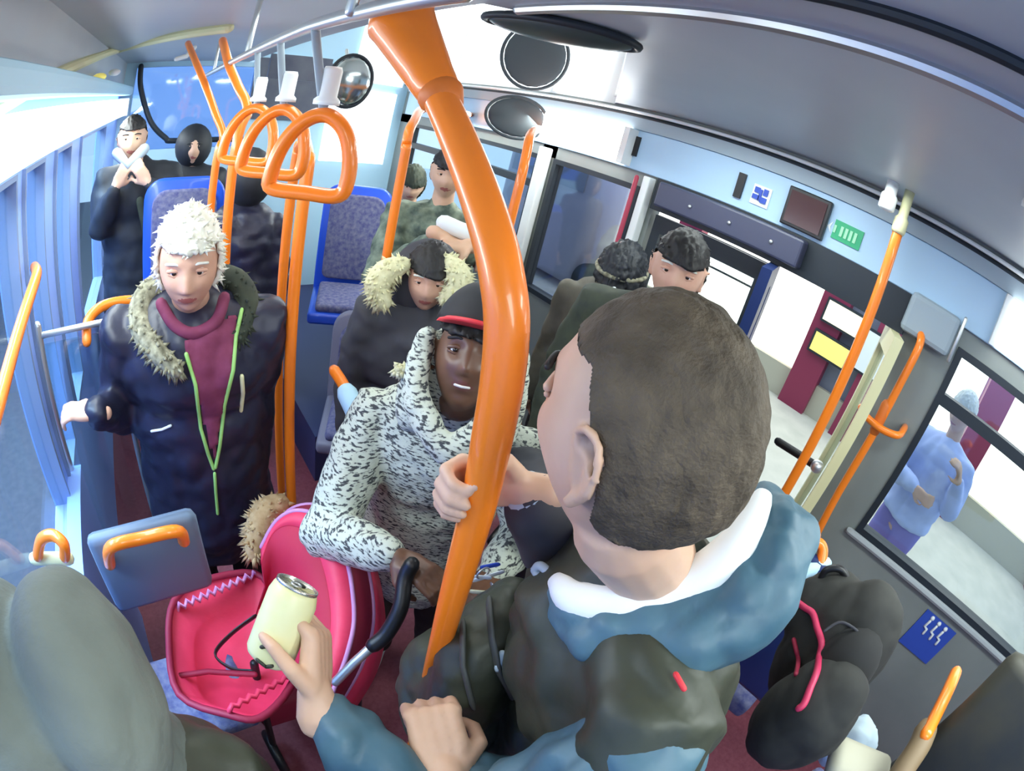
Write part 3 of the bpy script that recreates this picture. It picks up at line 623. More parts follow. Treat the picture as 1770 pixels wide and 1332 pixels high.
def hand(mb, wrist, d, n, curl=.5, s=1.0, thumb=1, spread=.06, tcurl=.4, roundr=1.0):
    """wrist, d = towards the fingers, n = out of the palm; thumb = +1 / -1 side"""
    w0 = Vector(wrist); d = Vector(d).normalized(); n = Vector(n); n = (n-d*n.dot(d)).normalized(); sd = d.cross(n)*thumb
    mb.tube([w0-d*.03*s, w0+d*.01*s], [.026*s, .025*s], 12)
    for k in (-1.4, -.5, .5, 1.4): mb.tube([w0+d*.005*s+sd*k*.009*s, w0+d*.045*s+sd*k*.0155*s, w0+d*.088*s+sd*k*.0158*s], [.0150*s, .0150*s, .0125*s], 10)
    for k, L_ in ((1.5, .92), (.5, 1.0), (-.5, .95), (-1.5, .75)):
        base = w0+d*.088*s+sd*k*.0185*s; dd = (d+sd*k*spread).normalized(); pts = [base]; rs = [.0098*s]
        a_ = 0
        for j, (l_, cu) in enumerate(((.040, .8), (.027, 1.0), (.021, .7))):
            a_ += curl*cu; v = dd*math.cos(a_)+n*math.sin(a_); pts.append(pts[-1]+v*l_*L_*s); rs.append((.0092, .0084, .0072)[j]*s)
        mb.tube(pts, rs, 10)
    b = w0+d*.018*s+sd*.020*s
    t1 = (sd*.75+d*.60+n*.35).normalized(); t2 = (sd*(.55-tcurl)+d*.75+n*(.3+tcurl)).normalized(); t3 = (sd*(.2-tcurl*1.3)+d*.6+n*(.3+tcurl*1.4)).normalized()
    mb.tube([b, b+t1*.040*s, b+t1*.040*s+t2*.032*s, b+t1*.040*s+t2*.032*s+t3*.024*s], [.0155*s, .0120*s, .0100*s, .0082*s], 10)

def person(label, foot, neck, headc, face_az, face_pitch=0, taz=None, hip=None, skin='skin', coat='coatk', trous='trous', arms=None, legs=None,
           vox=.006, cvox=.012, wide=1.0, sw=.19, bulk=1.0, hem=.82, face=True, headroll=0, fold=.008, lipmat='lips', coat_arms=None, shoes='black', hs=1.0, seated=False, longcoat=None, eyes_open=1):
    F_ = Vector((math.cos(taz if taz is not None else face_az), math.sin(taz if taz is not None else face_az), 0)); L_ = Vector((-F_.y, F_.x, 0)); Z = Vector((0, 0, 1))
    t = thing('person', label, 'person', foot)
    neck = Vector(neck); hc = Vector(headc); hip = Vector(hip) if hip else Vector((foot[0], foot[1], foot[2]+.92*(neck.z-foot[2])/1.45))
    fr = frame(face_az, face_pitch, headroll)
    sh = [neck-Z*.07*hs+L_*sw*hs*k for k in (1, -1)]
    arms = arms or {}
    A = []
    for i, k in enumerate((1, -1)):
        a_ = arms.get('LR'[i])
        if not a_:
            el = sh[i]+L_*.05*k-Z*.27-F_*.02; wr_ = el-Z*.23+F_*.07
            a_ = dict(e=el, w=wr_, d=(wr_-el).normalized()+F_*.1, n=-L_*k, curl=.45)
        A.append(a_)
    mb = MB()
    add_head(mb, hc, fr, wide, 5 if vox < .007 else 4, s=hs)
    nb = hc-fr[2]*.085*hs-fr[1]*.015*hs
    mb.tube([nb, neck+Z*.0, neck-Z*.08], [.050*hs*wide, .055*hs*wide, .07*hs*wide], 16)
    rotT = Matrix((L_, F_, Z)).transposed()
    chest = neck.lerp(hip, .30); waist = neck.lerp(hip, .68)
    mb.ball(chest, (.165*hs, .10*hs, .19*hs), rotT); mb.ball(waist, (.14*hs, .095*hs, .17*hs), rotT); mb.ball(hip, (.16*hs, .11*hs, .13*hs), rotT)
    for i, k in enumerate((1, -1)):
        a_ = A[i]; e = Vector(a_['e']); wv = Vector(a_['w'])
        mb.tube([neck-Z*.06+L_*.05*k, sh[i], sh[i].lerp(e, .5), e], [.05*hs, .052*hs, .045*hs, .037*hs], 12)
        mb.tube([e, e.lerp(wv, .4), wv], [.037*hs, .038*hs, .024*hs], 12)
        hand(mb, wv, a_['d'], a_['n'], a_.get('curl', .5), a_.get('s', 1.0)*hs, k*a_.get('th', 1), tcurl=a_.get('tc', .3))
    lg = legs
    if not lg:
        lg = []
        for k in (1, -1):
            h_ = hip+L_*.09*k*hs; an = Vector((foot[0], foot[1], foot[2]+.08))+L_*.10*k; kn = h_.lerp(an, .48)+F_*.03
            lg.append((h_, kn, an))
    for h_, kn, an in lg:
        mb.tube([h_, h_.lerp(kn, .5), kn], [.078*hs, .068*hs, .052*hs], 12); mb.tube([kn, kn.lerp(an, .35), an], [.052*hs, .052*hs, .034*hs], 12)
    lipm = M[lipmat]
    def post(me):
        me.materials.append(lipm)
        S_, Ff, U_ = fr
        for p in me.polygons:
            q = p.center-hc; x, y, z = q.dot(S_)/hs, q.dot(Ff)/hs, q.dot(U_)/hs
            if y > .06 and abs(x) < .024-.0*abs(z) and -.066 < z < -.046 and (abs(z+.056) < .0095*(1-(abs(x)/.026)**2)): p.material_index = 1
    body = finish('body', mb.bm, M[skin], t, voxel=vox, smooth_it=2, post=post)
    S_, Ff, U_ = fr
    if face:
        for k in (-1, 1):
            ec = hc+(S_*.031*k+Ff*.0695+U_*.013)*hs
            e_ = finish('eye', MB().ball(ec, .0122*hs, sub=3).bm, M['eyew'], t)
            finish('iris', MB().ball(ec+(Ff*.0085-U_*.001)*hs, .0064*hs, sub=2).bm, M['iris'], e_)
            finish('eyelid', MB().tube([ec+(S_*.015*k*-1+Ff*.006+U_*.003)*hs, ec+(Ff*.0118+U_*.0062)*hs, ec+(S_*.015*k+Ff*.004+U_*.002)*hs], .0046*hs, 8).tube([ec+(S_*.014*k*-1+Ff*.006-U_*.005)*hs, ec+(Ff*.0105-U_*.0085)*hs, ec+(S_*.014*k+Ff*.004-U_*.005)*hs], .0032*hs, 8).bm, M[skin], t)
            bc = ec+U_*.020*hs
            finish('eyebrow', MB().tube(spline([bc+(-S_*.017*k+Ff*.016)*hs, bc+(Ff*.0165+U_*.004)*hs, bc+(S_*.019*k+Ff*.006)*hs], 4), .0034*hs, 8).bm, M['hairk'] if skin != 'skin2' else M['hairw'], t)
    # coat
    cb_ = MB(); b_ = bulk
    cb_.ball(chest, (.195*hs*b_, .135*hs*b_, .20*hs), rotT); cb_.ball(waist, (.18*hs*b_, .13*hs*b_, .20*hs), rotT)
    cb_.tube([neck-Z*.015, neck-Z*.10], [.075*hs, .12*hs*b_], 16)
    lo = hip+Z*.02 if not longcoat else Vector((hip.x, hip.y, longcoat))
    cb_.tube([waist, hip, lo], [.16*hs*b_, .175*hs*b_, .185*hs*b_], 18, flat=.8, up=tuple(L_))
    for i, k in enumerate((1, -1)) if coat_arms is None else ():
        a_ = A[i]; e = Vector(a_['e']); wv = Vector(a_['w']); c0 = a_.get('cuff', .93)
        cb_.tube([neck-Z*.07+L_*.06*k, sh[i], sh[i].lerp(e, .5), e], [.075*hs*b_, .073*hs*b_, .066*hs*b_, .056*hs*b_], 14)
        cb_.ball(e, .060*hs*b_)
        cb_.tube([e, e.lerp(wv, .45), e.lerp(wv, c0)], [.056*hs*b_, .052*hs*b_, .040*hs*min(b_, 1.1)], 14)
    if coat_arms is not None:
        for i, k in enumerate((1, -1)):
            e = Vector(A[i]['e']); cb_.tube([neck-Z*.07+L_*.06*k, sh[i], sh[i].lerp(e, .10)], [.075*hs*b_, .070*hs*b_, .070*hs*b_], 16)
    ct = finish('coat', cb_.bm, M[coat], t, voxel=cvox, smooth_it=5, disp=fold, dscale=11, seed=foot[0]*7+foot[1])
    # trousers, shoes
    tb = MB()
    for h_, kn, an in lg:
        tb.tube([h_, h_.lerp(kn, .5), kn], [.095*hs, .085*hs, .068*hs], 14); tb.tube([kn, kn.lerp(an, .4), an+Z*.0], [.068*hs, .066*hs, .055*hs], 14)
    tb.ball(hip, (.17*hs, .12*hs, .12*hs), rotT)
    finish('trousers', tb.bm, M[trous], t, voxel=.016, disp=.006, dscale=9)
    for h_, kn, an in lg:
        s2 = MB(); s2.tube([an-F_*.03-Z*.03, an+F_*.08-Z*.045, an+F_*.17-Z*.05], [.042*hs, .042*hs, .034*hs], 14, flat=.9); s2.tube([an+Z*.03, an-Z*.03], [.045*hs, .045*hs], 12)
        finish('shoe', s2.bm, M[shoes], t, voxel=.01)
    return dict(root=t, coat=ct, body=body, fr=fr, hc=hc, L=L_, F=F_, neck=neck, sh=sh, A=A, hs=hs, chest=chest, hip=hip)

def bvh(o):
    me = o.data; off = OFF[o.name]
    return BVHTree.FromPolygons([v.co+off for v in me.vertices], [tuple(p.vertices) for p in me.polygons])
def surf(o, pix, lift=.003):
    """follow a line over the visible surface of o"""
    B = bvh(o); out = []
    for i in range(len(pix)-1):
        for k in range(6):
            a = pix[i][0]+(pix[i+1][0]-pix[i][0])*k/6; b = pix[i][1]+(pix[i+1][1]-pix[i][1])*k/6
            d = (at(a, b, 1)-CAM).normalized(); h_ = B.ray_cast(CAM, d)
            if h_[0] is not None: out.append(h_[0]-d*lift)
    return out
def inside(x, y, poly):
    c = False; j = len(poly)-1
    for i in range(len(poly)):
        if (poly[i][1] > y) != (poly[j][1] > y) and x < (poly[j][0]-poly[i][0])*(y-poly[i][1])/(poly[j][1]-poly[i][1]+1e-9)+poly[i][0]: c = not c
        j = i
    return c
def patch(name, o, parent, poly, material, lift=.004, thick=.004):
    """a piece of cloth lying on the part of o that faces the aisle inside the outline"""
    off = OFF[o.name]; bm = bmesh.new(); bm.from_mesh(o.data)
    bm.normal_update()
    kill = []
    for f_ in bm.faces:
        c = f_.calc_center_median()+off; x, y = proj(c)
        if f_.normal.dot(CAM-c) < 0 or not inside(x, y, poly): kill.append(f_)
    bmesh.ops.delete(bm, geom=kill, context='FACES')
    for v in bm.verts: v.co += off+v.normal*lift
    if not bm.faces: return None
    return finish(name, bm, material, parent, solid=thick)
def furry(name, pts, r, material, parent, n=500, ln=.02, seed=1, amp=.25):
    rnd = random.Random(seed); P_, R_ = spl(pts, r if isinstance(r, list) else [r]*len(pts), 6)
    mb = MB(); mb.tube(P_, R_, 14)
    for _ in range(n):
        i = rnd.randrange(len(P_)); d = Vector((rnd.gauss(0, 1), rnd.gauss(0, 1), rnd.gauss(0, 1))).normalized()
        a = P_[i]+d*R_[i]*.8; b = P_[i]+d*(R_[i]+ln*rnd.uniform(.5, 1.2))+Vector((0, 0, -ln*.4)); mb.cone(a, b, .005+.004*rnd.random())
    return finish(name, mb.bm, material, parent)
def hair(P, material, keep, thick=1.07, tuft=0, tl=.03, seed=3, name='hair', up=.0, lumps=.004, sub=5):
    S_, F_, U_ = P['fr']; hc = P['hc']; hs = P['hs']; rnd = random.Random(seed)
    bm = bmesh.new(); ret = bmesh.ops.create_icosphere(bm, subdivisions=sub, radius=1)
    kill = [v for v in bm.verts if not keep(v.co.normalized())]
    bmesh.ops.delete(bm, geom=kill, context='VERTS')
    base = []
    for v in bm.verts:
        n_ = v.co.normalized(); q = head_shape(Vector((n_.x, n_.y, n_.z)))*hs*thick+Vector((0, -.003, up*max(0, n_.z)))
        q += n_*lumps*(1+2*noise.noise(n_*9))
        v.co = hc+S_*q.x+F_*q.y+U_*q.z; base.append((v.co.copy(), (S_*n_.x+F_*n_.y+U_*n_.z)))
    bmesh.ops.solidify(bm, geom=bm.faces[:], thickness=.010)
    mb = MB(); mb.bm.free(); mb.bm = bm
    for _ in range(tuft):
        p_, n_ = rnd.choice(base); tg = Vector((rnd.gauss(0, 1), rnd.gauss(0, 1), rnd.gauss(0, 1))); tg = (tg-n_*tg.dot(n_)).normalized()
        mb.cone(p_-n_*.006, p_+(n_*.55+tg*.6-U_*.25)*tl*rnd.uniform(.4, 1), .006)
    return finish(name, mb.bm, material, P['root'])
full = lambda v: (v.z > .38-.1*v.y) or (v.y < .12 and v.z > -.38) if abs(v.x) < .93 or v.y < -.05 or v.z > .35 else False
R = math.radians

# --- white-haired man in the navy coat
P1 = person('white-haired man in a dark navy parka with lime-edged zip, hand on the glass screen', (.10, 1.33, 0), (.10, 1.28, 1.375), at(326, 455, 1.27), R(-97), R(-6),
    skin='skin2', coat='coatn', arms=dict(
    R=dict(e=(-.15, 1.38, 1.03), w=(-.205, 1.17, 1.165), d=(-.8, .05, .15), n=(0, .3, -1), curl=.75, cuff=.97, th=1, s=.85),
    L=dict(e=(.285, 1.33, 1.08), w=(.27, 1.27, .84), d=(0, -.1, -1), n=(-1, 0, 0), curl=.5)), bulk=1.25, sw=.20, cvox=.010, longcoat=.62, taz=R(-95), vox=.005)
hair(P1, M['hairw'], lambda v: (v.z > .42) or (v.y < .25 and v.z > -.45), 1.10, 420, .035, 5, up=.012)
nk = P1['neck']; F1, L1 = P1['F'], P1['L']
furry('fur_collar', [nk+L1*.0-F1*.10+Vector((0, 0, .05)), nk-L1*.12-F1*.04+Vector((0, 0, .03)), nk-L1*.15+F1*.03+Vector((0, 0, -.02)), nk-L1*.11+F1*.11+Vector((0, 0, -.06)), nk-L1*.05+F1*.16+Vector((0, 0, -.10))], [.034, .036, .036, .03, .02], M['furw'], P1['root'], 480, .02, 2)
furry('fur_collar', [nk+L1*.0-F1*.10+Vector((0, 0, .05)), nk+L1*.12-F1*.04+Vector((0, 0, .04)), nk+L1*.15+F1*.03+Vector((0, 0, -.01)), nk+L1*.12+F1*.09+Vector((0, 0, -.06))], [.034, .036, .034, .022], M['coatg'], P1['root'], 300, .02, 9)
vz = [(318, 590), (375, 560), (408, 540), (402, 640), (385, 700), (371, 800), (345, 700), (325, 620)]
patch('shirt', P1['coat'], P1['root'], vz, M['wine'], .003, .004)
for pl in ([(322, 612), (338, 665), (347, 740), (360, 785), (371, 815)], [(418, 535), (408, 580), (403, 640), (388, 700), (380, 770), (371, 815)]):
    q = surf(P1['coat'], pl, .006)
    if len(q) > 2: finish('zip', MB().tube(q, .0055, 8).bm, M['lime'], P1['root'])
q = surf(P1['coat'], [(371, 818), (373, 850), (377, 895)], .006)
if len(q) > 2: finish('zip', MB().tube(q, .0050, 8).bm, M['lime'], P1['root'])
q = surf(P1['coat'], [(262, 745), (280, 742), (298, 734)], .005)
if len(q) > 2: finish('pocket_zip', MB().tube(q, .004, 8).bm, M['signw'], P1['root'])
q = surf(P1['coat'], [(418, 650), (420, 680), (416, 715)], .005)
if len(q) > 2: finish('pocket_zip', MB().tube(q, .006, 8).bm, M['cream'], P1['root'])
finish('scarf', MB().tube(spline([nk-L1*.085+F1*.06+Vector((0, 0, .03)), nk-L1*.05+F1*.10+Vector((0, 0, -.01)), nk+F1*.115+Vector((0, 0, -.03)), nk+L1*.06+F1*.10+Vector((0, 0, -.01)), nk+L1*.085+F1*.05+Vector((0, 0, .03))]), .016, 12).bm, M['wine'], P1['root'])

# --- standing man at the back left
P2 = person('man in a long black coat standing at the far left, hands near his chin', (-.13, 2.9, 0), (-.13, 2.88, 1.55), at(228, 240, 2.82), R(-88), R(-4), coat='coatk', arms=dict(
    R=dict(e=(-.33, 2.75, 1.25), w=(-.24, 2.66, 1.47), d=(.5, .0, .9), n=(0, 1, 0), curl=.7), L=dict(e=(.14, 2.72, 1.28), w=(-.06, 2.64, 1.48), d=(-.6, .0, .8), n=(0, 1, 0), curl=.6)),
    bulk=1.2, vox=.010, cvox=.02, longcoat=.5)
hair(P2, M['hairk'], lambda v: v.z > .45 or (v.y < 0 and v.z > -.3), 1.06)
finish('face_cloth', MB().tube([P2['hc']+Vector((-.07, -.09, -.06)), P2['hc']+Vector((0, -.13, -.12)), P2['hc']+Vector((.08, -.09, -.05))], .030, 12).bm, M['scarf'], P2['root'])
finish('lapel', MB().tube([(-.10, 2.70, 1.38), (-.04, 2.68, 1.15)], .022, 10, flat=.3).bm, M['coatg'], P2['root'])
# --- dark coated passengers further back
P11 = person('passenger in a black hooded coat sitting behind the hanging handles at the far end', (.22, 3.55, .0), (.22, 3.5, 1.42), (.22, 3.46, 1.56), R(-90), 0, coat='coatk', bulk=1.25, vox=.014, cvox=.02, longcoat=.5)
finish('hood', MB().ball((.22, 3.50, 1.57), (.13, .13, .15)).bm, M['coatk'], P11['root'])
P13 = person('passenger in a dark navy puffer coat between the orange poles, turned away', (.43, 2.35, .0), (.43, 2.35, 1.38), (.43, 2.36, 1.52), R(80), 0, coat='coatn', bulk=1.0, sw=.14, vox=.014, cvox=.016, fold=.014, longcoat=.5, face=False)
finish('hood', MB().ball((.43, 2.34, 1.53), (.115, .125, .14)).bm, M['coatk'], P13['root'])

# --- person with cream fur hood
P3 = person('passenger in a dark coat with a cream fur-edged hood behind the woman in the cap', (.98, 1.50, 0), (.93, 1.43, 1.24), at(742, 480, 1.76), R(-122), R(-5), skin='skin2', coat='coatgrey', bulk=1.25, vox=.007, cvox=.014, longcoat=.45, hip=(.98, 1.52, .62))
hair(P3, M['hairk'], full, 1.08, 60, .02)
for k, ps in ((1, [(660, 520), (652, 495), (668, 470), (695, 458)]), (-1, [(775, 515), (792, 495), (788, 470), (770, 452)])):
    furry('fur_trim', [at(a, b, 1.70) for a, b in ps], [.035, .045, .045, .03], M['fur'], P3['root'], 330, .022, 4+k)
finish('hood', MB().ball(at(735, 482, 1.84), (.14, .10, .15)).bm, M['coatgrey'], P3['root'])
# --- seated pair with green coats near the window
h8 = at(775, 300, 2.38)
P8 = person('seated passenger in a mottled green coat behind the curved pole, hands together', (1.22, 2.25, .3), h8-Vector((-.02, -.03, .17)), h8, R(-122), R(-8), coat='camo', bulk=1.2, vox=.010, cvox=.016, fold=.012,
    arms=dict(L=dict(e=(1.28, 1.85, 1.12), w=at(812, 425, 1.95), d=(-.8, .1, -.1), n=(0, 0, -1), curl=.5, s=1.25), R=dict(e=(.98, 1.95, 1.15), w=at(765, 408, 1.98), d=(.8, -.4, -.2), n=(0, 0, -1), curl=.6, s=1.25)), hip=(1.25, 2.2, .85), longcoat=.6)
hair(P8, M['hairk'], full, 1.08)
finish('sleeve_cuff', MB().tube([at(768, 385, 1.98), at(790, 395, 1.97), at(815, 405, 1.97)], .032, 12).bm, M['signw'], P8['root'])
h8b = at(712, 318, 3.30)
P8b = person('passenger in a dark green coat and beanie at the left of the bright window', (1.50, 2.95, .3), h8b-Vector((-.02, -.03, .17)), h8b, R(-115), R(-15), coat='coatg', bulk=1.1, vox=.012, cvox=.016, hip=(1.50, 2.95, .85), longcoat=.6)
hair(P8b, M['coatg'], lambda v: v.z > .1 or v.y < .1, 1.12, name='beanie')

# --- woman in the flecked coat
wc = at(813, 622, 1.07)
P4 = person('smiling woman in a black and white flecked hooded coat and red-brimmed black cap', (.66, .86, 0), (.655, .83, 1.235), wc, R(-132), R(27), skin='brown', coat='pat', lipmat='lipsd', bulk=1.18, sw=.19, vox=.0045, cvox=.008, fold=.007,
    arms=dict(R=dict(e=(.33, .80, .96), w=(.395, .585, 1.085), d=(.25, -.75, .12), n=(.3, .1, -1), curl=.75, cuff=.9, tc=.4, s=.95), L=dict(e=(.80, .60, .98), w=(.60, .50, 1.02), d=(-.7, -.3, 0), n=(0, 0, -1), curl=.6)), hip=(.68, .90, .80), longcoat=.62, shoes='shoe', taz=R(-135), trous='darkbrown', hs=.96)
S4, F4, U4 = P4['fr']; h4 = P4['hc']
finish('teeth', MB().tube([h4-S4*.014+F4*.092-U4*.0535, h4+F4*.0955-U4*.0545, h4+S4*.014+F4*.092-U4*.0535], .0026, 8).bm, M['teeth'], P4['root'])
hair(P4, M['hairk'], full, 1.07)
cap = MB(); rr_ = Matrix((S4, F4, U4)).transposed()
ret = bmesh.ops.create_icosphere(cap.bm, subdivisions=4, radius=1)
bmesh.ops.delete(cap.bm, geom=[v for v in cap.bm.verts if v.co.z < .18], context='VERTS')
for v in cap.bm.verts: v.co = h4+U4*.030-F4*.006+rr_ @ Vector((v.co.x*.092, v.co.y*.112, v.co.z*.135))
finish('cap', cap.bm, M['capk'], P4['root'], solid=.006)
br = MB(); rows = []
for j in range(5):
    u = j/4; rows.append([h4+U4*(.062+.004*u)+S4*math.cos(R(a))*(.088+.0*u)*(1-.1*u)+F4*(math.sin(R(a))*(.10+.060*u)) for a in range(20, 161, 10)])
br.loft(rows); finish('cap_brim', br.bm, M['red'], P4['root'], solid=.007)
# knitted hood open round the face
hb = MB(); rows = []
for i in range(13):
    a = R(-205+i*(230/12)) if 0 else R(-25+i*(230/12))
    rr = []
    for j in range(8):
        b_ = R(8+j*19)
        x = math.cos(a); z = math.sin(a)
        rr.append(h4-F4*.012+(S4*x*.118+U4*(z*.135+.01))*math.sin(max(b_, .25)+.25 if j else .45)*1.0+F4*(-math.cos(b_ if j else 0)*.10) if 0 else h4+(S4*x*.112+U4*(z*.140))*math.cos(R(-8+j*12)) - F4*(.115*math.sin(R(-8+j*12))-.015))
    rows.append(rr)
hb.loft(rows)
# one open side: hood pushed back round the jaw and cheek
hbm = MB()
for k in (1, -1):
    P_, R_ = spl([h4+S4*.100*k+U4*.03+F4*.01, h4+S4*.100*k-U4*.04+F4*.03, h4+S4*.080*k-U4*.105+F4*.06, h4+S4*.035*k-U4*.155+F4*.085, h4+S4*.0-U4*.185+F4*.10], [.020, .026, .030, .030, .026], 5)
    hbm.tube(P_, R_, 12)
    P_, R_ = spl([h4+S4*.098*k+U4*.03-F4*.02, h4+S4*.105*k-U4*.06-F4*.03, h4+S4*.09*k-U4*.14-F4*.02], [.022, .035, .045], 5); hbm.tube(P_, R_, 12)
hbm.tube([h4-F4*.10+U4*.02, h4-F4*.09-U4*.12], [.06, .08], 14); hbm.ball(h4-F4*.055-U4*.02, (.105, .08, .12), rr_)
hb.bm.free()
finish('hood', hbm.bm, M['pat'], P4['root'], voxel=.007, disp=.004, dscale=20)
for k in (1,): furry('hood_pompom', [h4-S4*.130-U4*.055, h4-S4*.140-U4*.055], .012, M['fur'], P4['root'], 60, .012)
# phone / keys in her hand
t = thing('bunch_of_keys', 'bunch of keys and cards in the hand beside the curved pole', 'keys', at(845, 1000, 1.0))
finish('ring', MB().tube([at(835, 990, .98)+Vector((math.cos(a*PI/8)*.014, 0, math.sin(a*PI/8)*.014)) for a in range(16)], .002, 6, closed=True).bm, M['steel'], t)
for a, b, c, d, m_ in ((800, 995, 845, 998, 'signw'), (820, 1003, 868, 988, 'signw'), (815, 1022, 842, 1024, 'fur'), (850, 1010, 862, 1030, 'steel'), (835, 980, 860, 975, 'signb')):
    finish('key', MB().tube([at(a, b, .99), at(c, d, .98)], .006, 8, flat=.3).bm, M[m_], t)

# --- passengers by the doors
P6 = person('passenger with short dark hair and dark green coat standing before the doors', (1.42, .86, 0), (1.34, .80, 1.50), at(1172, 468, 1.52), R(-150), R(-5), skin='skin2', coat='coatg', bulk=1.2, vox=.007, cvox=.014, longcoat=.6)
hair(P6, M['hairk'], full, 1.08, 80, .015)
P7 = person('passenger in a black knitted hat left of the dark-haired passenger by the doors', (1.60, 1.20, 0), (1.56, 1.17, 1.40), at(1072, 478, 1.97), R(-160), R(-10), skin='skin2', coat='coatbr', sw=.14, bulk=.95, vox=.008, cvox=.014, longcoat=.6)
hair(P7, M['coatk'], lambda v: v.z > -.1 or v.y < .3, 1.16, name='knitted_hat', lumps=.008)
finish('hat_stripe', MB().tube([P7['hc']+P7['fr'][0]*math.cos(R(a))*.094+P7['fr'][1]*math.sin(R(a))*.112+P7['fr'][2]*.035 for a in range(0, 360, 15)], .009, 8, closed=True).bm, M['furw'], P7['root'])
finish('glasses', MB().tube([at(1035, 508, 1.83), at(1050, 500, 1.83), at(1062, 498, 1.83)], .006, 8).bm, M['signw'], P7['root'])

# --- hidden passenger whose hand grips the pole
pg = Vector((.301, .300, 1.53)); ax = Vector((0, 0, 1))
nn = Vector((-.55, -.83, 0)).normalized()      # palm faces the camera side of the pole from behind
dd = Vector((-.80, .55, .05)).normalized()
nn = (nn-dd*nn.dot(dd)).normalized()
wr_ = pg-nn*.034-dd*.055
P5b = person('passenger hidden behind the near man, pale hand wrapped round the thick curved pole', (.86, .47, 0), (.83, .45, 1.27), (.82, .43, 1.41), R(-140), 0, coat='coatgrey', skin='skin', bulk=1.1, vox=.0045, cvox=.012, longcoat=.65, hip=(.85, .47, .82),
    arms=dict(R=dict(e=at(990, 990, .80), w=wr_, d=dd, n=nn, curl=1.15, cuff=.90, tc=.55, s=.95, th=-1)), hs=.95)
hair(P5b, M['hairb'], full, 1.08)
wv = Vector(wr_); ev = at(990, 990, .80)
finish('cuff', MB().tube([wv.lerp(ev, .10), wv.lerp(ev, .16)], [.036, .038], 16).bm, M['scarf'], P5b['root'])

# --- near man seen from behind
h5 = at(1112, 752, .425)
can_c = at(500, 1058, .70)
dl5 = (cam_f*.45+cam_u*.85).normalized(); wl5 = at(490, 1105, .70)+cam_r*.048-dl5*.075
P5 = person('tall short-haired man in the foreground from behind, teal hood, holding a can', (.50, .12, 0), (.425, .135, 1.52), h5, R(90), R(-4), taz=R(143), skin='skin', coat='olive', coat_arms=0, trous='trous', bulk=1.08, sw=.185, vox=.004, cvox=.009, fold=.010,
    arms=dict(L=dict(e=(.16, .02, 1.14), w=wl5, d=dl5, n=-cam_r, curl=1.0, cuff=.90, tc=.45, s=1.0, th=1),
              R=dict(e=(.40, -.02, 1.10), w=at(775, 1345, .70), d=(at(755, 1265, .70)-at(775, 1345, .70)), n=(cam_f*.9-cam_r*.3), curl=1.35, cuff=.86, tc=.5, s=1.08)), hip=(.50, .10, .95), longcoat=.80, face=True)
hair(P5, M['hairb'], lambda v: v.z > .50*min(1, max(0, (v.y+.25)/.45))-.52*(1-min(1, max(0, (v.y+.35)/.30)))+.06*min(1, max(0, (v.y+.30)/.2)) and not (abs(v.x) > .7 and v.z < .22+.5*(v.y+.1) and v.y > -.26), 1.035, 0, .008, 8, lumps=.001, sub=7)
sl = MB()
for i, nm in enumerate('LR'):
    a_ = P5['A'][i]; e = Vector(a_['e']); wv = Vector(a_['w']); s0 = P5['sh'][i]
    b_ = MB(); b_.tube([s0.lerp(e, .04), s0.lerp(e, .5), e], [.070, .080, .070], 18); b_.tube([e, e.lerp(wv, .5), e.lerp(wv, .82)], [.064, .058, .050], 18)
    finish('sleeve', b_.bm, M['teal'], P5['root'], voxel=.009, disp=.012, dscale=13, seed=i)
hd = MB()
P_, R_ = spl([at(968, 1035, .585), at(1025, 1085, .565), at(1120, 1102, .56), at(1225, 1085, .565), at(1310, 1010, .58), at(1345, 920, .60), at(1320, 860, .66)], [.022, .035, .045, .052, .052, .042, .02], 6); hd.tube(P_, R_, 18)
P_, R_ = spl([at(1060, 1060, .58), at(1180, 1050, .58), at(1280, 985, .60), at(1325, 905, .62)], [.04, .045, .045, .03], 6); hd.tube(P_, R_, 18)
finish('hood', hd.bm, M['teal'], P5['root'], voxel=.007, disp=.010, dscale=16)
P_, R_ = spl([at(968, 1010, .575), at(1000, 1038, .56), at(1080, 1045, .55), at(1180, 1015, .55), at(1270, 945, .55), at(1315, 865, .58)], [.014, .022, .026, .026, .022, .014], 6)
finish('collar', MB().tube(P_, R_, 16).bm, M['collar'], P5['root'])
finish('collar_clip', MB().tube(spline([at(925, 985, .63), at(945, 1015, .62), at(985, 1045, .61), at(1000, 1035, .60), at(960, 1000, .61), at(935, 978, .62), at(925, 985, .63)]), .006, 8).bm, M['scarf'], P5['root'])
# backpack worn on his chest
bk = thing('backpack', 'olive backpack with straps and zips carried at the front of the near man', 'backpack', (.36, .23, .9))
mb = MB(); c = Vector((.385, .275, 1.10)); rt = Matrix.Rotation(R(28), 3, 'Z')
mb.ball(c, (.16, .085, .21), rt); mb.ball(c+Vector((0, 0, -.10)), (.17, .10, .16), rt); mb.ball(c+Vector((-.03, .05, -.08)), (.11, .08, .12), rt)
bo = finish('bag', mb.bm, M['olive'], bk, voxel=.009, disp=.010, dscale=12)
for ps in ([(845, 1040), (850, 1100), (862, 1160), (890, 1215)], [(905, 1075), (920, 1120), (960, 1150), (1000, 1140)], [(800, 1080), (800, 1150), (820, 1230)]):
    q = surf(bo, ps, .006)
    if len(q) > 3: finish('strap', MB().tube(q, .011, 10, flat=.4).bm, mat('strap_grey', (.06, .065, .06), .6), bk)
for ps, m_ in (([(868, 1130), (860, 1160)], 'scarf'), ([(1000, 1185), (980, 1210)], 'scarf')):
    q = surf(bo, ps, .010)
    if len(q) > 1: finish('zip_pull', MB().tube(q, .006, 8).bm, M[m_], bk)
q = surf(P5['coat'], [(1168, 1165), (1185, 1195)], .010)
if len(q) > 1: finish('zip_tag', MB().tube(q, .003, 8).bm, M['red'], P5['root'])
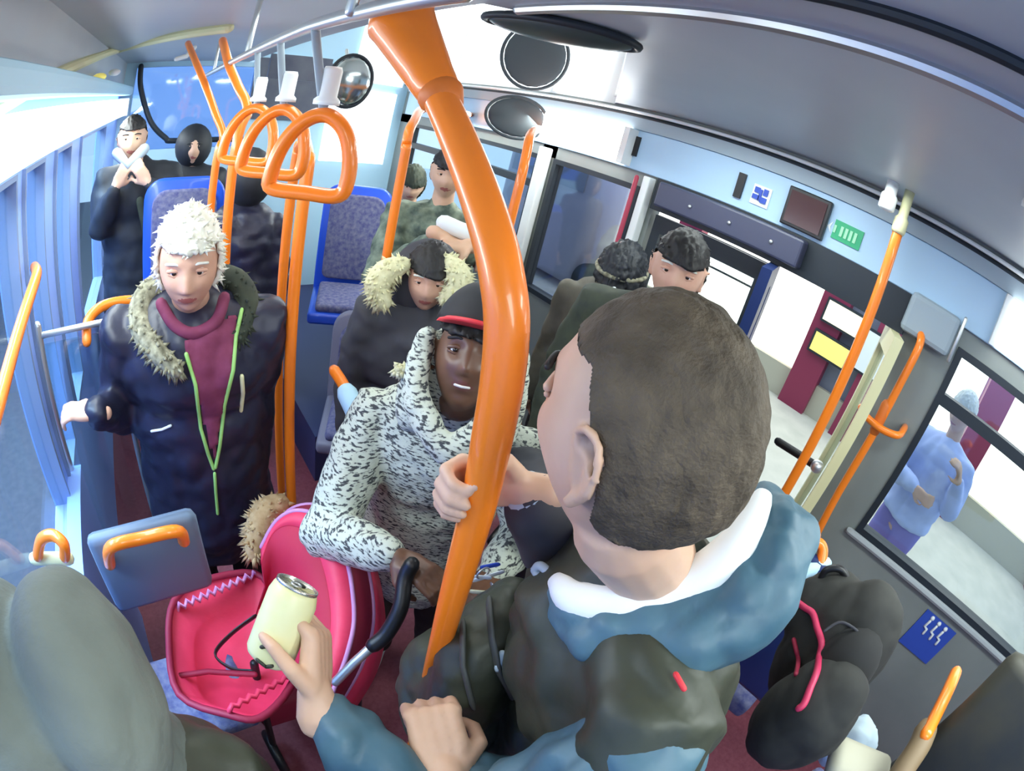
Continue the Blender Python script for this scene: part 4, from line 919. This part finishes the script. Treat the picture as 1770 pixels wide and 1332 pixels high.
# the can
axd = (at(503, 1028, .66)-at(455, 1150, .70)).normalized()
cb0 = at(462, 1142, .705)
t = thing('drinks_can', 'pale yellow drinks can in the raised hand over the red pushchair', 'can', cb0)
L0 = .122
finish('can_body', MB().lathe(cb0, [(.022, 0), (.030, .006), (.033, .014), (.033, .100), (.030, .112), (.0275, .118)], axd).bm, M['can'], t)
finish('lid', MB().lathe(cb0+axd*.117, [(.0285, 0), (.0285, .004), (.0262, .0045), (.0255, .001), (.001, .001)], axd).bm, M['canmet'], t)
q_ = axd.orthogonal().normalized(); v_ = axd.cross(q_)
finish('opening', MB().lathe(cb0+axd*.1185+q_*.009, [(.009, 0), (.009, .001), (.001, .001)], axd, 16).bm, M['black'], t)
finish('ring_pull', MB().tube([cb0+axd*.121-q_*.006+(q_*math.cos(a*PI/6)*.008+v_*math.sin(a*PI/6)*.006) for a in range(12)], .0016, 6, closed=True).bm, M['steel'], t)
cbo = bpy.data.objects.get('can_body')
for ps in ([(452, 1118), (462, 1116)], [(445, 1140), (460, 1152), (472, 1150)]):
    q = surf(cbo, ps, .0015)
    if len(q) > 1: finish('printing', MB().tube(q, .0028, 6).bm, M['olive'], t)

# --- grey hooded person at the lower left
P9 = person('person in a smooth grey-green hood at the lower left corner, seen from behind', (-.20, .20, 0), (-.225, .26, 1.26), (-.235, .28, 1.39), R(75), R(-8), coat='olive', bulk=1.05, sw=.15, vox=.008, cvox=.012, longcoat=.7, hip=(-.14, .20, .80), hs=.93, face=True)
hb = MB(); hh = Vector((-.215, .275, 1.42))
hb.ball(hh+Vector((-.055, -.01, .0)), (.080, .125, .145)); hb.ball(hh+Vector((.050, .0, .005)), (.075, .12, .14)); hb.tube([hh-Vector((0, 0, .02)), Vector((-.215, .26, 1.20))], [.105, .115], 18)
finish('hood', hb.bm, M['hood'], P9['root'], voxel=.008, smooth_it=6, disp=.009, dscale=7)

# --- person outside in pale blue
P10 = person('person outside on the pavement in a pale blue top, seen through the right window', (3.04, -.36, -.14), (3.01, -.36, 1.27), at(1664, 712, 3.02), R(150), R(-15), skin='lbl', coat='lbl', trous='shoplit' if 0 else 'violet', vox=.012, cvox=.018, bulk=1.15,
    arms=dict(L=dict(e=(2.84, -.56, 1.02), w=(2.71, -.48, 1.20), d=(-.3, .3, .5), n=(0, 1, 0), curl=.6), R=dict(e=(2.91, -.10, 1.0), w=(2.75, -.28, 1.02), d=(-.3, -.6, 0), n=(0, -1, 0), curl=.6)), shoes='white')
P10['body'].data.materials[0] = M['skin']
hair(P10, M['hairw'], full, 1.08)

# ------------------------------------------------------------------ red pushchair
t = thing('pushchair', 'bright red pushchair with a ribbed canopy in front of the white-haired man', 'pushchair', (.15, .85, 0))
C0 = Vector((.24, .74, .80)); 
# canopy: fan of ribs from a pivot on each side
A0 = at(600, 1190, 1.25); B0 = at(400, 1010, 1.42)
ribs = []
paths = [
 [(440, 945), (455, 910), (485, 885), (525, 878), (560, 888)],
]
def arch(px, d0, d1):
    n_ = len(px); return spline([at(a, b, d0+(d1-d0)*i/(n_-1)) for i, (a, b) in enumerate(px)], 6)
r1 = arch([(452, 975), (470, 925), (500, 908), (535, 925), (560, 985), (572, 1060), (566, 1130), (545, 1190)], 1.36, 1.16)
r2 = arch([(452, 945), (478, 900), (515, 882), (560, 900), (598, 965), (612, 1060), (600, 1130), (575, 1195)], 1.36, 1.16)
r3 = arch([(468, 925), (500, 882), (545, 872), (592, 895), (630, 965), (645, 1060), (628, 1140), (590, 1210)], 1.42, 1.24)
r4 = arch([(490, 930), (530, 885), (580, 885), (620, 920), (652, 990), (665, 1080), (650, 1160), (605, 1235)], 1.56, 1.40)
mb = MB(); mb.loft([r1, r2]); finish('canopy_front', mb.bm, M['pink'], t, solid=.006)
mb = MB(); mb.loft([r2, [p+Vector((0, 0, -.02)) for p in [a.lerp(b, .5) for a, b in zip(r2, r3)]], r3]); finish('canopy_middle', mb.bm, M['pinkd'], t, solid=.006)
mb = MB(); mb.loft([r3, r4, [p.lerp(C0, .3)-Vector((0, 0, .12)) for p in r4]]); finish('canopy_back', mb.bm, M['pink'], t, solid=.006)
finish('canopy_piping', MB().tube(r2, .006, 8).bm, M['mauve'], t); finish('canopy_piping', MB().tube(r3, .006, 8).bm, M['mauve'], t)
inn = [a.lerp(Vector(at(470, 1080, 1.5)), .35) for a in r1]
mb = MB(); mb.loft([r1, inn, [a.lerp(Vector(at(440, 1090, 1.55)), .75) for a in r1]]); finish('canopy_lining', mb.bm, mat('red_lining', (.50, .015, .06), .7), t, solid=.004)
# seat tray
rim = [at(a, b, d) for a, b, d in ((300, 1040, 1.42), (345, 1005, 1.46), (440, 990, 1.50), (480, 1040, 1.45), (520, 1120, 1.36), (500, 1190, 1.28), (450, 1240, 1.22), (395, 1235, 1.22), (310, 1200, 1.28), (292, 1110, 1.36))]
cl = []
for i in range(len(rim)):
    p0, p1, p2, p3 = rim[i-1], rim[i], rim[(i+1) % len(rim)], rim[(i+2) % len(rim)]
    for k in range(4):
        u = k/4; cl.append(.5*((2*p1)+(-p0+p2)*u+(2*p0-5*p1+4*p2-p3)*u*u+(-p0+3*p1-3*p2+p3)*u**3))
cen = sum(cl, Vector())/len(cl)
low = [p.lerp(cen, .25)-Vector((0, 0, .10)) for p in cl]; low2 = [p.lerp(cen, .8)-Vector((0, 0, .13)) for p in cl]
mb = MB(); mb.loft([cl, low, low2], closed=True); mb.bm.faces.new([v for v in mb.bm.verts][-len(cl):])
finish('seat_liner', mb.bm, M['pink'], t, solid=.008)
finish('rim_piping', MB().tube(cl, .010, 8, closed=True).bm, M['pinkd'], t)
zz = []
for i in range(23):
    u = i/22; a = at(305+(445-305)*u, 1050+(990-1050)*u, 1.42+.08*u); zz.append(a+Vector((0, 0, .012 if i % 2 else -.012)))
finish('lace_edge', MB().tube(zz, .007, 8).bm, M['purple'], t)
zz = []
for i in range(17):
    u = i/16; a = at(395+(515-395)*u, 1225+(1160-1225)*u, 1.20+.09*u); zz.append(a+Vector((0, 0, .010 if i % 2 else -.010)))
finish('lace_edge', MB().tube(zz, .007, 8).bm, M['pink'], t)
finish('harness', MB().tube(spline([at(440, 1065, 1.42), at(400, 1095, 1.43), at(372, 1130, 1.40), at(400, 1155, 1.37), at(435, 1160, 1.34)]), .009, 8, flat=.4).bm, M['black'], t)
finish('seat_fold', MB().tube([at(305, 1168, 1.34), at(360, 1160, 1.36), at(440, 1165, 1.33)], .008, 8).bm, M['pinkd'], t)
# frame, handle, wheels
fr_ = [((.05, .66, .70), (.0, .62, .10)), ((.36, .66, .80), (.32, .60, .10)), ((.05, 1.0, .62), (-.08, 1.02, .10)), ((.36, .95, .7), (.30, 1.02, .10))]
for a, b in fr_:
    finish('frame_leg', MB().tube([a, b], .012, 10).bm, M['black'], t)
    w_ = finish('wheel', MB().tube([Vector(b)+Vector((0, math.cos(k*PI/12)*.075, math.sin(k*PI/12)*.075-.005)) for k in range(24)], .018, 10, closed=True).bm, M['black'], t)
    finish('hub', MB().lathe(Vector(b)+Vector((-.015, 0, -.005)), [(.02, 0), (.02, .03)], (1, 0, 0), 16).bm, M['steel'], w_)
finish('basket', MB().box(.0, .32, .66, .98, .22, .40).bm, M['pinkd'], t, bevel=.03)
hp = [at(580, 1178, 1.10), at(612, 1145, 1.08), at(645, 1115, 1.06)]
finish('handle', MB().tube(hp, .010, 10).bm, M['steel'], t)
finish('handle_grip', MB().tube(spline([hp[2], at(668, 1095, 1.05), at(692, 1050, 1.03), at(700, 1000, 1.03), at(712, 975, 1.02)]), .016, 12).bm, M['black'], t)
tf = thing('fur_blanket', 'tan furry blanket draped at the back of the red canopy', 'blanket', at(450, 910, 1.5))
furry('drape', [at(480, 875, 1.50), at(458, 890, 1.48), at(446, 920, 1.46), at(440, 955, 1.45)], [.04, .045, .04, .028], M['tan'], tf, 300, .025, 12)

# ------------------------------------------------------------------ lower right: black bag with red piping
t = thing('rucksack', 'large black rucksack with red piping beside the dark seat at the lower right', 'bag', at(1430, 1250, 1.35))
mb = MB(); mb.ball(at(1440, 1130, 1.15), (.11, .12, .20)); mb.ball(at(1430, 1065, 1.15), (.10, .10, .10)); mb.ball(at(1390, 1240, 1.05), (.10, .10, .15))
bo = finish('bag', mb.bm, mat('black_canvas', (.012, .012, .012), .85, c2=(.035, .035, .03), scale=8, bump=.4, bscale=12), t, voxel=.009, disp=.007, dscale=10)
q = surf(bo, [(1378, 1040), (1405, 1060), (1420, 1110), (1412, 1160), (1390, 1215), (1372, 1232)], .006)
finish('piping', MB().tube(spline(q[::3]), [.007]*len(spline(q[::3])), 10).bm, mat('red_piping', (.55, .03, .10), .5), t)
q = surf(bo, [(1372, 1105), (1380, 1140), (1372, 1190)], .006)
if len(q) > 3: finish('piping', MB().tube(spline(q[::3]), .005, 8).bm, M['pinkd'], t)
finish('carry_handle', MB().tube(spline([at(1415, 1010, 1.12), at(1428, 985, 1.10), at(1455, 985, 1.10), at(1468, 1012, 1.12)]), .008, 10).bm, M['black'], t)
finish('front_pocket', MB().ball(at(1455, 1150, 1.06), (.075, .07, .10)).bm, mat('black_pocket', (.018, .018, .018), .9), t)
finish('zip', MB().tube(spline([at(1425, 1090, 1.0), at(1455, 1075, 1.0), at(1490, 1100, 1.0), at(1500, 1145, 1.0)]), .003, 8).bm, M['coatgrey'], t)
t = thing('folded_cloth', 'beige folded cloth at the bottom edge below the black rucksack', 'cloth', at(1480, 1325, 1.15))
mb = MB(); mb.slab(at(1485, 1325, 1.15), (.3, -1, 0), (1, .3, 0), .085, .05, .05)
finish('cloth', mb.bm, M['beige'], t, bevel=.02)
t = thing('carrier_bag', 'pale blue and white carrier bag under the black rucksack', 'bag', at(1465, 1275, 1.4))
mb = MB(); mb.ball(at(1465, 1285, 1.38), (.07, .07, .09)); finish('bag', mb.bm, M['scarf'], t, voxel=.012, disp=.012, dscale=20)

# ------------------------------------------------------------------ things outside
def poster(name, label, corners, x, mt, cat='poster'):
    P_ = [at(a, b, x=x) for a, b in corners]; ys = [p.y for p in P_]; zs = [p.z for p in P_]
    y0, y1, z0, z1 = min(ys), max(ys), min(zs), max(zs)
    t = thing(name, label, cat, (x, (y0+y1)/2, z0))
    finish('face', MB().box(x-.01, x, y0, y1, z0, z1).bm, M[mt], t, smooth=False)
    finish('frame', MB().box(x, x+.04, y0-.03, y1+.03, z0-.03, z1+.03).bm, M['dark'], t, smooth=False)
    return t
poster('display_case', 'cream upper display board outside the open doorway', [(1435, 518), (1488, 548), (1425, 552), (1478, 582)], 6.05, 'cards')
poster('display_case', 'yellow lower display board outside the open doorway', [(1412, 572), (1462, 602), (1405, 605), (1455, 636)], 6.05, 'yellow')
poster('notice_board', 'white notice board with grey print right of the yellow board', [(1498, 572), (1535, 590), (1485, 640), (1522, 660)], 6.05, 'signw')
poster('shop_sign', 'bright white sign seen over the dark-haired passenger through the door glass', [(1190, 395), (1300, 450), (1200, 440), (1310, 500)], 6.05, 'shoplit', 'sign')
v = thing('parked_vehicle', 'grey vehicle seen through the second window', 'vehicle', (4.6, 5.2, -.14))
finish('body', MB().box(5.2, 6.0, 4.6, 6.6, -.05, 2.0).bm, mat('lilac_grey_paint', (.28, .28, .34), .4), v, bevel=.15)
finish('windows', MB().box(5.18, 5.2, 4.8, 6.4, 1.3, 1.8).bm, M['shopgrey'], v, smooth=False)
for y in (4.1, 6.0): finish('wheel', MB().lathe((5.2, y+.5*(5-y)*.5, .14), [(.28, 0), (.28, .18), (.1, .2)], (1, 0, 0)).bm, M['black'], v)
